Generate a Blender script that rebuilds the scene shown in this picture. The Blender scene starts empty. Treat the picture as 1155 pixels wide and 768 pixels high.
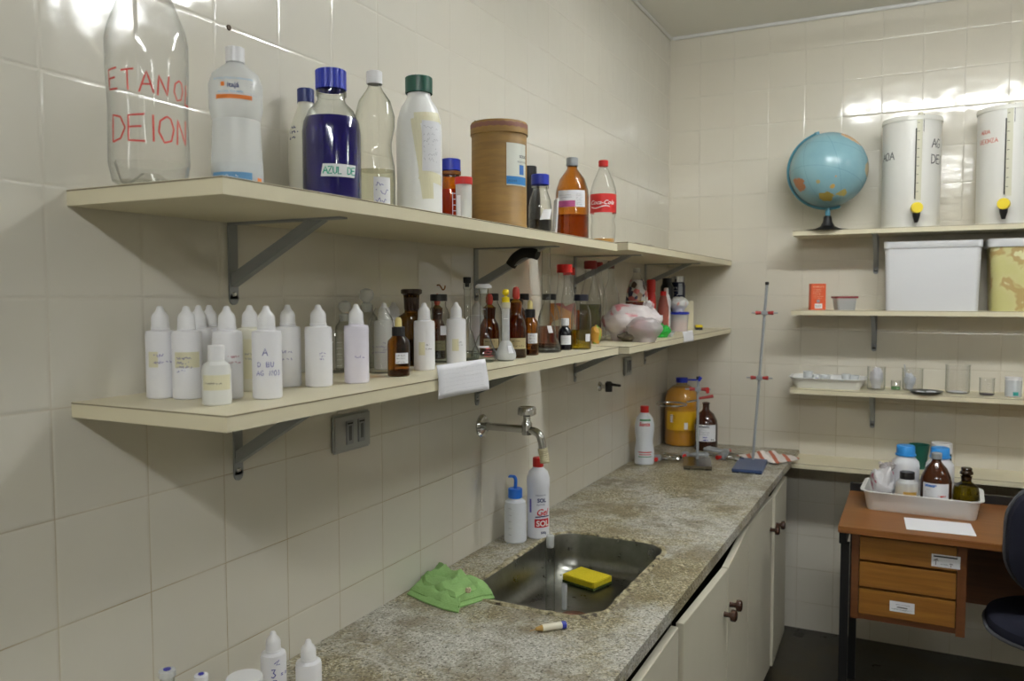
import bpy, bmesh, math, random
from mathutils import Vector, Matrix, noise
from math import sin, cos, pi, atan2, sqrt, hypot
S = bpy.context.scene
C = S.collection
# ------------------------------------------------------------------ camera, light, exposure
cam_d = bpy.data.cameras.new('camera'); cam = bpy.data.objects.new('camera', cam_d); C.objects.link(cam)
cam_d.sensor_width = 36.0; cam_d.lens = 913.83/1155*36.0; cam_d.clip_start = .02
VX, VY, VZ = 1.0373, 0.0, 1.4756
yaw, pit, rol = .4628, -.0559, -.0021
fw = Vector((-sin(yaw)*cos(pit), cos(yaw)*cos(pit), sin(pit)))
rt = Vector((cos(yaw), sin(yaw), 0)); up = rt.cross(fw)
r2 = cos(rol)*rt + sin(rol)*up; u2 = -sin(rol)*rt + cos(rol)*up
cam.matrix_world = Matrix(((r2.x, u2.x, -fw.x, VX), (r2.y, u2.y, -fw.y, VY), (r2.z, u2.z, -fw.z, VZ), (0, 0, 0, 1)))
cam_d.dof.use_dof = True; cam_d.dof.focus_distance = 1.75; cam_d.dof.aperture_fstop = 5.6
S.camera = cam
S.view_settings.view_transform = 'Standard'; S.view_settings.look = 'None'
S.view_settings.exposure = 0.08; S.view_settings.gamma = 1; S.view_settings.use_curve_mapping = False
W = bpy.data.worlds.new('world'); S.world = W; W.use_nodes = True
W.node_tree.nodes['Background'].inputs[0].default_value = (.5, .5, .48, 1)
W.node_tree.nodes['Background'].inputs[1].default_value = .02
LAMP = 72.0            # emission of the fluorescent tubes
LAMP2 = 70.0
S.cycles.max_bounces = 10; S.cycles.diffuse_bounces = 5; S.cycles.glossy_bounces = 4
S.cycles.transmission_bounces = 8; S.cycles.transparent_max_bounces = 40
S.cycles.caustics_reflective = False; S.cycles.caustics_refractive = False
S.cycles.use_denoising = True
LD, H = 3.7126, 2.650      # back wall, ceiling
XR, YF = 5.2, -3.2

# ------------------------------------------------------------------ materials
def lin(h):
    h = h.lstrip('#'); o = []
    for i in (0, 2, 4):
        v = int(h[i:i+2], 16)/255; o.append(v/12.92 if v <= .04045 else ((v+.055)/1.055)**2.4)
    return (*o, 1)
MC = {}
def M(name, col='#ffffff', rough=.5, metal=0, **k):
    if name in MC: return MC[name]
    m = bpy.data.materials.new(name); m.use_nodes = True; MC[name] = m
    b = m.node_tree.nodes['Principled BSDF']
    b.inputs['Base Color'].default_value = lin(col) if isinstance(col, str) else (*col, 1)
    b.inputs['Roughness'].default_value = rough; b.inputs['Metallic'].default_value = metal
    for a, v in k.items(): b.inputs[a.replace('_', ' ')].default_value = v
    return m
class N:
    def __init__(s, m): s.m = m; s.t = m.node_tree; s.b = s.t.nodes.get('Principled BSDF')
    def n(s, typ, **k):
        n = s.t.nodes.new(typ)
        for a, v in k.items():
            if a.startswith('i_'):
                key = a[2:]; key = int(key) if key.isdigit() else key.replace('_', ' ')
                n.inputs[key].default_value = v
            else: setattr(n, a, v)
        return n
    def l(s, a, b): s.t.links.new(a, b)
    def pos(s, obj=False):
        if obj: return s.n('ShaderNodeTexCoord').outputs['Object']
        return s.n('ShaderNodeNewGeometry').outputs['Position']
    def ramp(s, src, stops, interp='LINEAR'):
        r = s.n('ShaderNodeValToRGB'); r.color_ramp.interpolation = interp
        e = r.color_ramp.elements
        while len(e) < len(stops): e.new(.5)
        for q, (p, c) in zip(e, stops): q.position = p; q.color = lin(c) if isinstance(c, str) else c
        s.l(src, r.inputs[0]); return r.outputs[0]
    def noise(s, vec, scale, detail=3, rough=.5, dist=0):
        n = s.n('ShaderNodeTexNoise', i_Scale=scale, i_Detail=detail, i_Roughness=rough, i_Distortion=dist)
        s.l(vec, n.inputs['Vector']); return n.outputs[0]
    def mix(s, f, a, b, mode='MIX'):
        n = s.n('ShaderNodeMix', data_type='RGBA', blend_type=mode)
        for src, i in ((f, 0), (a, 6), (b, 7)):
            if hasattr(src, 'links'): s.l(src, n.inputs[i])
            elif i == 0: n.inputs[0].default_value = src
            else: n.inputs[i].default_value = lin(src) if isinstance(src, str) else src
        return n.outputs[2]
    def math(s, op, a, b=0.0, c=0.0):
        n = s.n('ShaderNodeMath', operation=op)
        for i, v in enumerate((a, b, c)):
            if hasattr(v, 'links'): s.l(v, n.inputs[i])
            else: n.inputs[i].default_value = v
        return n.outputs[0]
    def bump(s, h, strength, dist=.001):
        n = s.n('ShaderNodeBump', i_Strength=strength, i_Distance=dist); s.l(h, n.inputs['Height']); s.l(n.outputs[0], s.b.inputs['Normal'])

def tile_mat(name, ua, u0, z0, col, col2, grout='#bdb49c', grout2='#a08f6b'):
    m = M(name, col, .16); q = N(m); P = q.pos()
    sp = q.n('ShaderNodeSeparateXYZ'); q.l(P, sp.inputs[0])
    cb = q.n('ShaderNodeCombineXYZ')
    q.l(q.math('ADD', sp.outputs[ua], -u0+3.0), cb.inputs[0]); q.l(q.math('ADD', sp.outputs[2], -z0+3.0), cb.inputs[1])
    # two samples of the same grid: thin grout, wider pillow edge
    def brick(ms, sm):
        b = q.n('ShaderNodeTexBrick', offset=0, squash=1)
        b.inputs['Color1'].default_value = (.35, .35, .35, 1); b.inputs['Color2'].default_value = (.65, .65, .65, 1)
        for k, v in (('Scale', 1), ('Mortar Size', ms), ('Mortar Smooth', sm), ('Bias', 0), ('Brick Width', .15), ('Row Height', .15)): b.inputs[k].default_value = v
        q.l(cb.outputs[0], b.inputs['Vector']); return b
    b1 = brick(.0010, .4); b2 = brick(.0045, 1.0)
    n1 = q.noise(P, 1.7, 3); n2 = q.noise(P, 9, 4)
    gc = q.mix(q.ramp(n2, [(.4, '#000000'), (.62, '#ffffff')]), grout, grout2)
    # highlights put into the grout colour: paler high up, browner near the bench
    zf = q.n('ShaderNodeMapRange', i_1=1.45, i_2=1.05); q.l(sp.outputs[2], zf.inputs[0])
    gc = q.mix(zf.outputs[0], '#cdc8bb', gc)
    tc = q.mix(b1.outputs['Color'], col, col2)
    tc = q.mix(q.math('MULTIPLY', n1, .35), tc, '#c3b89f')
    base = q.mix(b1.outputs['Fac'], tc, gc)
    q.l(base, q.b.inputs['Base Color'])
    rr = q.math('MULTIPLY_ADD', b1.outputs['Fac'], .5, q.math('MULTIPLY_ADD', n2, .07, .065)); q.l(rr, q.b.inputs['Roughness'])
    # shallow waviness and per tile tilt
    per = q.n('ShaderNodeVectorMath', operation='SNAP'); q.l(cb.outputs[0], per.inputs[0]); per.inputs[1].default_value = (.15, .15, 1)
    wn = q.n('ShaderNodeTexWhiteNoise'); q.l(per.outputs[0], wn.inputs[0])
    sc = q.n('ShaderNodeSeparateColor'); q.l(wn.outputs['Color'], sc.inputs[0])
    tilt = q.math('ADD', q.math('MULTIPLY', q.math('SUBTRACT', sc.outputs[0], .5), sp.outputs[ua]), q.math('MULTIPLY', q.math('SUBTRACT', sc.outputs[1], .5), sp.outputs[2]))
    h = q.math('ADD', q.math('MULTIPLY', b2.outputs['Fac'], -.4), q.math('MULTIPLY', q.noise(P, 14, 1), 1.1))
    h = q.math('ADD', h, q.math('MULTIPLY', tilt, 2.2))
    q.bump(h, 1.0, .0012)
    return m
YG, ZG, XG = .6913, 1.7734, .1403
mt_left = tile_mat('tile_left', 1, YG, ZG, '#dad8cf', '#d5d2c8')
mt_back = tile_mat('tile_back', 0, XG, ZG-.003, '#dad6ca', '#d5d0c3', grout2='#aca084')
m_ceil = M('ceiling_paint', '#e2e1db', .8)
m_paint = M('painted_plaster', '#dcd7c9', .7)
m_trim = M('trim_white', '#d9d9d6', .5)
def floor_mat():
    m = M('floor_stone', '#1f1b14', .45); q = N(m); P = q.pos()
    a = q.noise(P, 3.5, 5, .6); b = q.noise(P, 60, 3)
    c = q.ramp(a, [(.3, '#151310'), (.5, '#2d291e'), (.65, '#4d4632'), (.8, '#655d47')])
    c = q.mix(q.math('MULTIPLY', b, .5), c, '#1e1b14'); q.l(c, q.b.inputs['Base Color'])
    q.l(q.ramp(a, [(.3, (.2,)*3+(1,)), (.7, (.55,)*3+(1,))]), q.b.inputs['Roughness']); return m
m_floor = floor_mat()
def counter_mat():
    m = M('terrazzo_worktop', '#8d8872', .45); q = N(m); P = q.pos()
    v = q.n('ShaderNodeTexVoronoi', i_Scale=290.0); q.l(P, v.inputs['Vector'])
    sc = q.n('ShaderNodeSeparateColor'); q.l(v.outputs['Color'], sc.inputs[0])
    grain = q.ramp(sc.outputs[0], [(0, '#4e4732'), (.2, '#766d50'), (.5, '#958c6e'), (.8, '#b3ab90'), (1, '#d6d1bd')])
    grey = q.ramp(sc.outputs[1], [(0, '#8b8a82'), (.3, '#a9a8a0'), (.7, '#c0bfb8'), (1, '#d9d8d2')])
    big = q.noise(P, 3.2, 5, .62, .3); fine = q.noise(P, 38, 5, .7, .4)
    f = q.math('MULTIPLY', q.ramp(q.math('ADD', q.math('MULTIPLY', big, .7), q.math('MULTIPLY', fine, .3)), [(.46, '#000000'), (.56, '#ffffff')]), .85)
    c = q.mix(f, grain, grey)
    br = q.noise(P, 7.0, 6, .65); c = q.mix(q.math('MULTIPLY', q.ramp(br, [(.47, '#000000'), (.62, '#ffffff')]), .65), c, '#6a5c3a')
    w = q.noise(P, 3.3, 2, .5, 1.2)
    ring = q.ramp(w, [(.488, '#000000'), (.5, '#ffffff'), (.512, '#000000')])
    msk = q.ramp(q.noise(P, 4.1, 3), [(.52, '#000000'), (.60, '#bbbbbb')])
    c = q.mix(q.mix(1, ring, msk, 'MULTIPLY'), c, '#d9d8d2')
    sp = q.ramp(q.noise(P, 150, 3, .6), [(.36, '#ffffff'), (.43, '#000000')]); c = q.mix(q.math('MULTIPLY', sp, .75), c, '#3b3424')
    dk = q.ramp(q.noise(P, 15, 5, .7), [(.66, '#000000'), (.74, '#aaaaaa')]); c = q.mix(dk, c, '#454038')
    q.l(c, q.b.inputs['Base Color'])
    q.l(q.ramp(big, [(.3, (.3,)*3+(1,)), (.7, (.6,)*3+(1,))]), q.b.inputs['Roughness'])
    q.bump(q.math('ADD', sc.outputs[0], q.math('MULTIPLY', br, 2)), .25, .001); return m
m_counter = counter_mat()
def lam_mat(name, col, dirt='#9f9468'):
    m = M(name, col, .42); q = N(m); P = q.pos()
    n = q.noise(P, 6, 5, .65); c = q.mix(q.ramp(n, [(.52, '#000000'), (.75, '#555555')]), col, dirt)
    q.l(c, q.b.inputs['Base Color']); return m
m_lam = lam_mat('cream_laminate', '#d8d0b4')
m_door = lam_mat('cabinet_laminate', '#d2cdbb', '#b5ad90')
m_edge = M('laminate_glue_line', '#5b4b30', .6)
def wood_mat(name, a, b, sc=1.0):
    m = M(name, a, .35); q = N(m); P = q.pos()
    mp = q.n('ShaderNodeMapping'); mp.inputs['Scale'].default_value = (2.2*sc, 30*sc, 40*sc); q.l(P, mp.inputs[0])
    n = q.noise(mp.outputs[0], 1.6, 4, .6, .6); q.l(q.ramp(n, [(.3, a), (.7, b)]), q.b.inputs['Base Color']); return m
m_top = wood_mat('desk_veneer', '#744620', '#8a5a2c'); m_drw = wood_mat('drawer_veneer', '#7a4e1c', '#96672b'); m_car = wood_mat('carcass_veneer', '#5b341a', '#6d4222')
m_steel = M('bracket_steel', '#94989a', .45, .0); m_chrome = M('chrome', '#c8c8c8', .12, 1)
def inox():
    m = M('stainless', '#a8a8a4', .3, 1); q = N(m); P = q.pos(); n = q.noise(P, 20, 5, .7)
    q.l(q.ramp(n, [(.3, '#7d7d77'), (.7, '#94948e')]), q.b.inputs['Base Color']); q.l(q.math('MULTIPLY_ADD', n, .2, .2), q.b.inputs['Roughness']); return m
m_inox = inox()
m_white = M('white_polyethylene', '#e6e6ea', .38, Subsurface_Weight=.15, Subsurface_Radius=(.01, .01, .01))
m_milky = M('milky_polyethylene', '#dfe0dd', .35, Transmission_Weight=.06)
m_cap = M('white_cap', '#e4e4e6', .3)
m_black = M('black_plastic', '#121214', .35); m_rubber = M('black_rubber', '#0d0d0d', .6)
m_blue = M('blue_cap', '#1b2fa6', .35); m_lblue = M('bright_blue_plastic', '#1f6fd8', .35); m_sky = M('sky_blue_cap', '#2f8bd6', .35)
m_red = M('red_plastic', '#c4201c', .4); m_green = M('dark_green_cap', '#0b4a3b', .35); m_yel = M('yellow_plastic', '#e5cc17', .4)
m_ylbulb = M('pale_yellow_rubber', '#dccb86', .5); m_paper = M('white_paper', '#e9e9ee', .8); m_label = M('label_paper', '#dcdde2', .6)
m_tape = M('yellowed_tape', '#dbd7ba', .5); m_grey = M('grey_cap', '#8b8f92', .4)
ink_b = M('blue_ink', '#3a3c9c', .6); ink_k = M('black_ink', '#22222a', .6); ink_r = M('red_ink', '#c93a32', .6); ink_t = M('teal_ink', '#13977f', .6)
ink_v = M('violet_ink', '#6a5fa8', .6); ink_g = M('grey_print', '#8d8f98', .6); ink_lb = M('light_blue_print', '#5d90bd', .6); ink_o = M('orange_print', '#e07b30', .6)
ink_w = M('white_print', '#f0eeee', .6); ink_db = M('dark_blue_print', '#202a68', .6)
def glass(name, tint, edge, rough=.03, gl=.55, haze=0.0, hcol='#ffffff'):
    """thin walled glass or clear plastic: tinted see-through wall with a fresnel gloss"""
    m = bpy.data.materials.new(name); m.use_nodes = True; MC[name] = m; q = N(m); t = q.t
    t.nodes.remove(q.b); out = t.nodes['Material Output']
    lw = q.n('ShaderNodeLayerWeight', i_Blend=.5)
    p = q.math('POWER', lw.outputs['Facing'], 3.0)
    tr = q.n('ShaderNodeBsdfTransparent'); q.l(q.mix(q.math('POWER', lw.outputs['Facing'], 2.5), tint, edge), tr.inputs[0])
    g = q.n('ShaderNodeBsdfGlossy', i_Roughness=rough)
    mx = q.n('ShaderNodeMixShader'); q.l(q.math('MULTIPLY_ADD', p, gl, .04), mx.inputs[0]); q.l(tr.outputs[0], mx.inputs[1]); q.l(g.outputs[0], mx.inputs[2])
    last = mx
    if haze:
        d = q.n('ShaderNodeBsdfDiffuse'); d.inputs[0].default_value = lin(hcol); m2 = q.n('ShaderNodeMixShader')
        m2.inputs[0].default_value = haze; q.l(mx.outputs[0], m2.inputs[1]); q.l(d.outputs[0], m2.inputs[2]); last = m2
    q.l(last.outputs[0], out.inputs[0]); return m
g_clear = glass('clear_glass', '#fafbf9', '#7f877f', .03, .7); g_flask = glass('flask_glass', '#f8faf8', '#5f665f', .02, .95); g_thin = glass('thin_glass', '#fdfdfd', '#d3d7d3', .03, .35); g_pet = glass('clear_pet', '#fbfbfa', '#c9cccb', .06, .45, .03)
g_amber = glass('amber_glass', '#e0b062', '#6a4415', .03, .8); g_dark = glass('dark_amber_glass', '#b57a3a', '#4a260c', .03, .7)
g_olive = glass('olive_glass', '#a2952e', '#4d4310', .04, .5); g_frost = glass('frosted_plastic', '#f6f8f8', '#dfe3e4', .2, .25, .42, '#f3f5f6')
g_oil = glass('oil_bottle', '#e0b024', '#a87a12', .05, .5, .35, '#c79316'); g_brown2 = glass('kraft_stain', '#cfa060', '#9a6a30')
g_film = glass('film_plastic', '#e9e6e6', '#bdb9b9', .18, .5, .3, '#e6dfdf'); g_green = glass('green_film', '#7fe08a', '#39a84c', .15, .4, .5, '#44c85a')
l_blue = M('azure_solution', '#150a62', .08); l_dark = M('dark_solution', '#101018', .1); l_orange = glass('orange_solution', '#d9541a', '#8a2608', .05, .3, .5, '#c24a18')
l_yel = glass('yellow_solution', '#e0d060', '#a08c20', .05, .2, .1, '#c8b040'); l_clear = glass('water', '#eef2f2', '#a0a8a8', .02, .3); l_rb = glass('reddish_oil', '#b0361a', '#5a1408', .05, .3, .6, '#8e2c16')
l_cream = M('cream_powder', '#c3a35c', .8); l_gold = M('gold_liquid', '#c69a3a', .2)

# ------------------------------------------------------------------ mesh helpers
def obj(name, bm, mat, parent=None, loc=None, smooth=True, ang=.6):
    bmesh.ops.recalc_face_normals(bm, faces=bm.faces)
    me = bpy.data.meshes.new(name); bm.to_mesh(me); bm.free()
    me.materials.append(mat)
    if smooth:
        me.shade_smooth()
        try: me.set_sharp_from_angle(angle=ang)
        except Exception: pass
    o = bpy.data.objects.new(name, me); C.objects.link(o)
    if parent: o.parent = parent
    if loc: o.location = loc
    return o
def box(bm, x0, x1, y0, y1, z0, z1, bev=0, seg=2, mat=None):
    r = bmesh.ops.create_cube(bm, size=1); v = r['verts']
    for p in v: p.co = Vector(((x0+x1)/2+p.co.x*(x1-x0), (y0+y1)/2+p.co.y*(y1-y0), (z0+z1)/2+p.co.z*(z1-z0)))
    if bev:
        e = list({e for p in v for e in p.link_edges}); v = bmesh.ops.bevel(bm, geom=e, offset=bev, segments=seg, affect='EDGES')['verts']
    if mat is not None: bmesh.ops.transform(bm, matrix=mat, verts=list(v))
    return bm
def BX(*a, **k): return box(bmesh.new(), *a, **k)
def lathe(bm, prof, n=28, off=(0, 0), ridge=0):
    rings = []
    for r, z in prof:
        if r < 1e-5: rings.append([bm.verts.new((off[0], off[1], z))])
        else: rings.append([bm.verts.new((off[0]+(r+(ridge if (i % 2 and ridge) else 0))*cos(2*pi*i/n), off[1]+(r+(ridge if (i % 2 and ridge) else 0))*sin(2*pi*i/n), z)) for i in range(n)])
    for a, b in zip(rings, rings[1:]):
        for i in range(n):
            j = (i+1) % n
            f = [a[i % len(a)], a[j % len(a)], b[j % len(b)], b[i % len(b)]]
            f = list(dict.fromkeys(f))
            if len(f) > 2:
                try: bm.faces.new(f)
                except ValueError: pass
    return bm
def LT(prof, n=28, **k): return lathe(bmesh.new(), prof, n, **k)
def closed(prof):
    p = list(prof)
    if p[0][0] > 0: p = [(0, p[0][1])]+p
    if p[-1][0] > 0: p = p+[(0, p[-1][1])]
    return p
def tube(bm, pts, r, n=10, caps=True, flat=1.0):
    pts = [Vector(p) for p in pts]; rings = []
    t0 = (pts[1]-pts[0]).normalized(); a = Vector((0, 0, 1)) if abs(t0.z) < .9 else Vector((1, 0, 0))
    u = t0.cross(a).normalized()
    for i, p in enumerate(pts):
        t = (pts[min(i+1, len(pts)-1)]-pts[max(i-1, 0)]).normalized(); u = (u-t*u.dot(t)).normalized(); w = t.cross(u)
        rr = r[i] if isinstance(r, (list, tuple)) else r
        rings.append([bm.verts.new(p+u*rr*cos(2*pi*k/n)+w*rr*flat*sin(2*pi*k/n)) for k in range(n)])
    for a_, b_ in zip(rings, rings[1:]):
        for i in range(n): bm.faces.new([a_[i], a_[(i+1) % n], b_[(i+1) % n], b_[i]])
    if caps: bm.faces.new(rings[0][::-1]); bm.faces.new(rings[-1])
    return bm
def TB(*a, **k): return tube(bmesh.new(), *a, **k)
def smoothpath(pts, k=6):
    P = [Vector(p) for p in pts]; o = []
    for i in range(len(P)-1):
        p0 = P[max(i-1, 0)]; p1 = P[i]; p2 = P[i+1]; p3 = P[min(i+2, len(P)-1)]
        for j in range(k):
            t = j/k; o.append(.5*((2*p1)+(p2-p0)*t+(2*p0-5*p1+4*p2-p3)*t*t+(3*p1-p0-3*p2+p3)*t**3))
    return o+[P[-1]]
def thing(name, label, cat, loc=(0, 0, 0), rz=0, group=None):
    o = bpy.data.objects.new(name, None); C.objects.link(o); o.empty_display_size = .03
    o.location = loc; o.rotation_euler = (0, 0, rz); o['label'] = label; o['category'] = cat
    if group: o['group'] = group
    return o
def tag(o, label, cat, group=None, kind=None):
    o['label'] = label; o['category'] = cat
    if group: o['group'] = group
    if kind: o['kind'] = kind
    return o
def struct(name, bm, mat, **k):
    o = obj(name, bm, mat, **k); o['kind'] = 'structure'; return o
def face(x, y): return atan2(VX-x, -(VY-y))   # turn of a bottle whose label looks into the room's near corner
# ---- surfaces to write on
def rad(prof, z):
    for (r0, z0), (r1, z1) in zip(prof, prof[1:]):
        if z0 <= z <= z1 and z1 > z0: return r0+(r1-r0)*(z-z0)/(z1-z0)
    return prof[-1][0]
def cyl(prof, a0=0.0, z0=0.0, eps=.0007):
    if not isinstance(prof, list): R = prof; prof = [(R, -9), (R, 9)]
    rr = max(r for r, z in prof)
    def f(u, v):
        z = z0+v; r = rad(prof, z)+eps; a = a0+u/rr
        return Vector((r*sin(a), -r*cos(a), z))
    return f
def plane(o, ux, vx, eps=.0006):
    o, ux, vx = Vector(o), Vector(ux).normalized(), Vector(vx).normalized(); n = ux.cross(vx)
    return lambda u, v: o+ux*u+vx*v+n*eps
def patch(f, w, h, bm=None, nu=10, nv=2, u0=None, v0=0, wob=0):
    bm = bm or bmesh.new(); u0 = -w/2 if u0 is None else u0
    g = [[bm.verts.new(f(u0+w*i/nu, v0+h*j/nv+(wob*sin(i*1.7+j) if wob else 0))) for i in range(nu+1)] for j in range(nv+1)]
    for j in range(nv):
        for i in range(nu): bm.faces.new([g[j][i], g[j][i+1], g[j+1][i+1], g[j+1][i]])
    return bm
def strokes(f, lines, t, bm=None):
    bm = bm or bmesh.new()
    for L in lines:
        P = []
        for (a, b), (c, d) in zip(L, L[1:]):
            k = max(1, int(hypot(c-a, d-b)/.006)); P += [(a+(c-a)*i/k, b+(d-b)*i/k) for i in range(k)]
        P.append(L[-1]); prev = None
        for i, (u, v) in enumerate(P):
            a = P[max(i-1, 0)]; b = P[min(i+1, len(P)-1)]; dx, dy = b[0]-a[0], b[1]-a[1]; l = hypot(dx, dy) or 1
            nx, ny = -dy/l*t/2, dx/l*t/2
            cur = (bm.verts.new(f(u+nx, v+ny)), bm.verts.new(f(u-nx, v-ny)))
            if prev: bm.faces.new([prev[0], prev[1], cur[1], cur[0]])
            prev = cur
    return bm
G = {'A': [[(0, 0), (.45, 1), (.85, 0)], [(.15, .38), (.75, .4)]], 'B': [[(0, 0), (0, 1), (.6, .85), (.55, .6), (0, .5), (.7, .4), (.65, .08), (0, 0)]],
     'C': [[(.75, .9), (.3, 1), (0, .5), (.25, 0), (.75, .1)]], 'D': [[(0, 0), (.02, 1), (.5, .9), (.75, .5), (.5, .1), (0, 0)]],
     'E': [[(.75, 1), (0, .95), (0, .02), (.75, 0)], [(0, .52), (.6, .55)]], 'F': [[(.7, 1), (0, .95), (0, 0)], [(0, .5), (.55, .55)]], 'G': [[(.7, .9), (.3, 1), (0, .5), (.3, 0), (.7, .15), (.7, .45), (.4, .45)]],
     'H': [[(0, 0), (0, 1)], [(.65, 0), (.65, 1)], [(0, .5), (.65, .52)]], 'I': [[(.2, 0), (.2, 1)]], 'L': [[(.05, 1), (0, 0), (.6, .03)]], 'J': [[(.5, 1), (.5, .1), (.2, 0), (0, .2)]],
     'M': [[(0, 0), (.05, 1), (.4, .4), (.75, 1), (.8, 0)]], 'N': [[(0, 0), (.08, .95), (.6, .05), (.7, 1)]], 'O': [[(.4, 1), (.08, .8), (0, .4), (.25, 0), (.6, .1), (.75, .55), (.6, .92), (.4, 1)]],
     'P': [[(0, 0), (0, 1), (.6, .9), (.6, .55), (0, .45)]], 'R': [[(0, 0), (0, 1), (.6, .9), (.55, .55), (0, .48), (.65, 0)]], 'S': [[(.65, .9), (.3, 1), (.05, .75), (.6, .4), (.5, .05), (0, .1)]],
     'T': [[(0, .95), (.8, 1)], [(.4, .97), (.4, 0)]], 'U': [[(0, 1), (.05, .2), (.3, 0), (.6, .2), (.65, 1)]], 'V': [[(0, 1), (.35, 0), (.7, 1)]], 'Z': [[(0, .95), (.65, 1), (0, 0), (.7, .05)]],
     '3': [[(.05, .95), (.55, .95), (.3, .58), (.6, .3), (.3, 0), (0, .12)]], '2': [[(0, .8), (.3, 1), (.55, .7), (0, 0), (.65, .05)]], '0': [[(.3, 1), (0, .5), (.3, 0), (.6, .5), (.3, 1)]], ',': [[(.2, .15), (.1, -.2)]], '=': [[(0, .4), (.5, .4)], [(0, .65), (.5, .65)]], ' ': [], '%': [[(0, 0), (.6, 1)], [(.1, .9), (.2, .8)], [(.5, .2), (.6, .1)]]}
def hand(f, s, h, t, u0=0, v0=0, sp=1.0, slope=0, bm=None, w=.8):
    bm = bm or bmesh.new(); u = u0
    for ch in s:
        strokes(f, [[(u+a*h*w, v0+b*h+(u-u0)*slope) for a, b in L] for L in G.get(ch, [])], t, bm); u += h*sp*(.45 if ch in 'I,' else .95)*w/.8*(.9)
    return bm
def scrib(f, w, h, rows, t, seed=1, u0=None, v0=0, bm=None):
    """rows of small illegible handwriting"""
    R = random.Random(seed); bm = bm or bmesh.new(); u0 = -w/2 if u0 is None else u0
    for r in range(rows):
        y = v0+h*(rows-1-r)/max(1, rows-1) if rows > 1 else v0; L = []; u = 0; wl = w*R.uniform(.6, 1); hh = h/max(2, rows)*.45 if rows > 1 else h*.4
        while u < wl:
            L.append((u0+u, y+R.uniform(-.5, .5)*hh*2)); u += hh*R.uniform(.25, .6)
            if R.random() < .14 and len(L) > 1: strokes(f, [L], t, bm); L = []; u += hh*.8
        if len(L) > 1: strokes(f, [L], t, bm)
    return bm
def typed(f, s, size, u0=0, v0=0, shear=0, bold=0, align='LEFT', bm=None):
    cu = bpy.data.curves.new('t', 'FONT'); cu.body = s; cu.size = size; cu.shear = shear; cu.offset = bold*size; cu.align_x = align; cu.resolution_u = 3
    o = bpy.data.objects.new('t', cu); C.objects.link(o)
    me = bpy.data.meshes.new_from_object(o.evaluated_get(bpy.context.evaluated_depsgraph_get()))
    bpy.data.objects.remove(o); bpy.data.curves.remove(cu)
    bm = bm or bmesh.new(); b2 = bmesh.new(); b2.from_mesh(me); bmesh.ops.triangulate(b2, faces=b2.faces)
    vm = {v: bm.verts.new(f(v.co.x+u0, v.co.y+v0)) for v in b2.verts}
    for fc in b2.faces:
        try: bm.faces.new([vm[v] for v in fc.verts])
        except ValueError: pass
    b2.free(); bpy.data.meshes.remove(me); return bm
def flatobj(name, bm, mat, parent): return obj(name, bm, mat, parent, smooth=False)
def solid(o, t, off=0):
    m = o.modifiers.new('thickness', 'SOLIDIFY'); m.thickness = t; m.offset = off; return o

# ------------------------------------------------------------------ room
struct('floor', BX(-.1, XR+.1, YF-.1, LD+.1, -.1, 0), m_floor, smooth=False)
struct('ceiling', BX(-.1, XR+.1, YF-.1, LD+.1, H, H+.1), m_ceil, smooth=False)
struct('wall_left', BX(-.1, 0, YF-.1, LD+.1, 0, H), mt_left, smooth=False)
struct('wall_back', BX(0, XR, LD, LD+.1, 0, H), mt_back, smooth=False)
struct('wall_right', BX(XR, XR+.1, YF-.1, LD+.1, 0, H), m_paint, smooth=False)
struct('wall_front', BX(0, XR, YF-.1, YF, 0, H), m_paint, smooth=False)
struct('trim_1', BX(0, .012, YF, LD, H-.012, H, bev=.003), m_trim)
struct('trim_2', BX(.012, XR, LD-.012, LD, H-.014, H, bev=.003), m_trim)
# ceiling lamps
def lamp(y, x0, x1, label, e):
    t = thing('ceiling_lamp', label, 'lamp', ((x0+x1)/2, y, H)); hw = (x1-x0)/2
    obj('lamp_housing', BX(-hw-.02, hw+.02, -.028, .028, -.05, 0, bev=.006), m_trim, t)
    mt = bpy.data.materials.new('tube_glow'); mt.use_nodes = True; b = mt.node_tree.nodes['Principled BSDF']
    b.inputs['Base Color'].default_value = (.9, .9, .9, 1); b.inputs['Emission Color'].default_value = (.975, 1, 1.0, 1); b.inputs['Emission Strength'].default_value = e
    for s in (-1, 1):
        obj('fluorescent_tube', TB([(-hw, s*.045, -.088), (hw, s*.045, -.088)], .014, 12), mt, t)
        for q in (-1, 1): obj('lamp_holder', BX(q*hw-.012, q*hw+.012, min(s*.02, s*.062), max(s*.02, s*.062), -.105, -.03), m_trim, t)
lamp(2.09, .64, 1.85, 'twin tube ceiling lamp over the sink end of the room', LAMP)
lamp(-.9, .72, 1.93, 'twin tube ceiling lamp behind the viewer', LAMP2)
lamp(2.03, 2.95, 4.16, 'added unseen fill lamp over the far right side of the room', LAMP*.45)  # added out of view to lift the shade under the shelves
lamp(-.9, 2.95, 4.16, 'added unseen fill lamp behind the viewer on the right side', LAMP2*.5)  # second added fill, also out of view, for low-angle light

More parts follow.
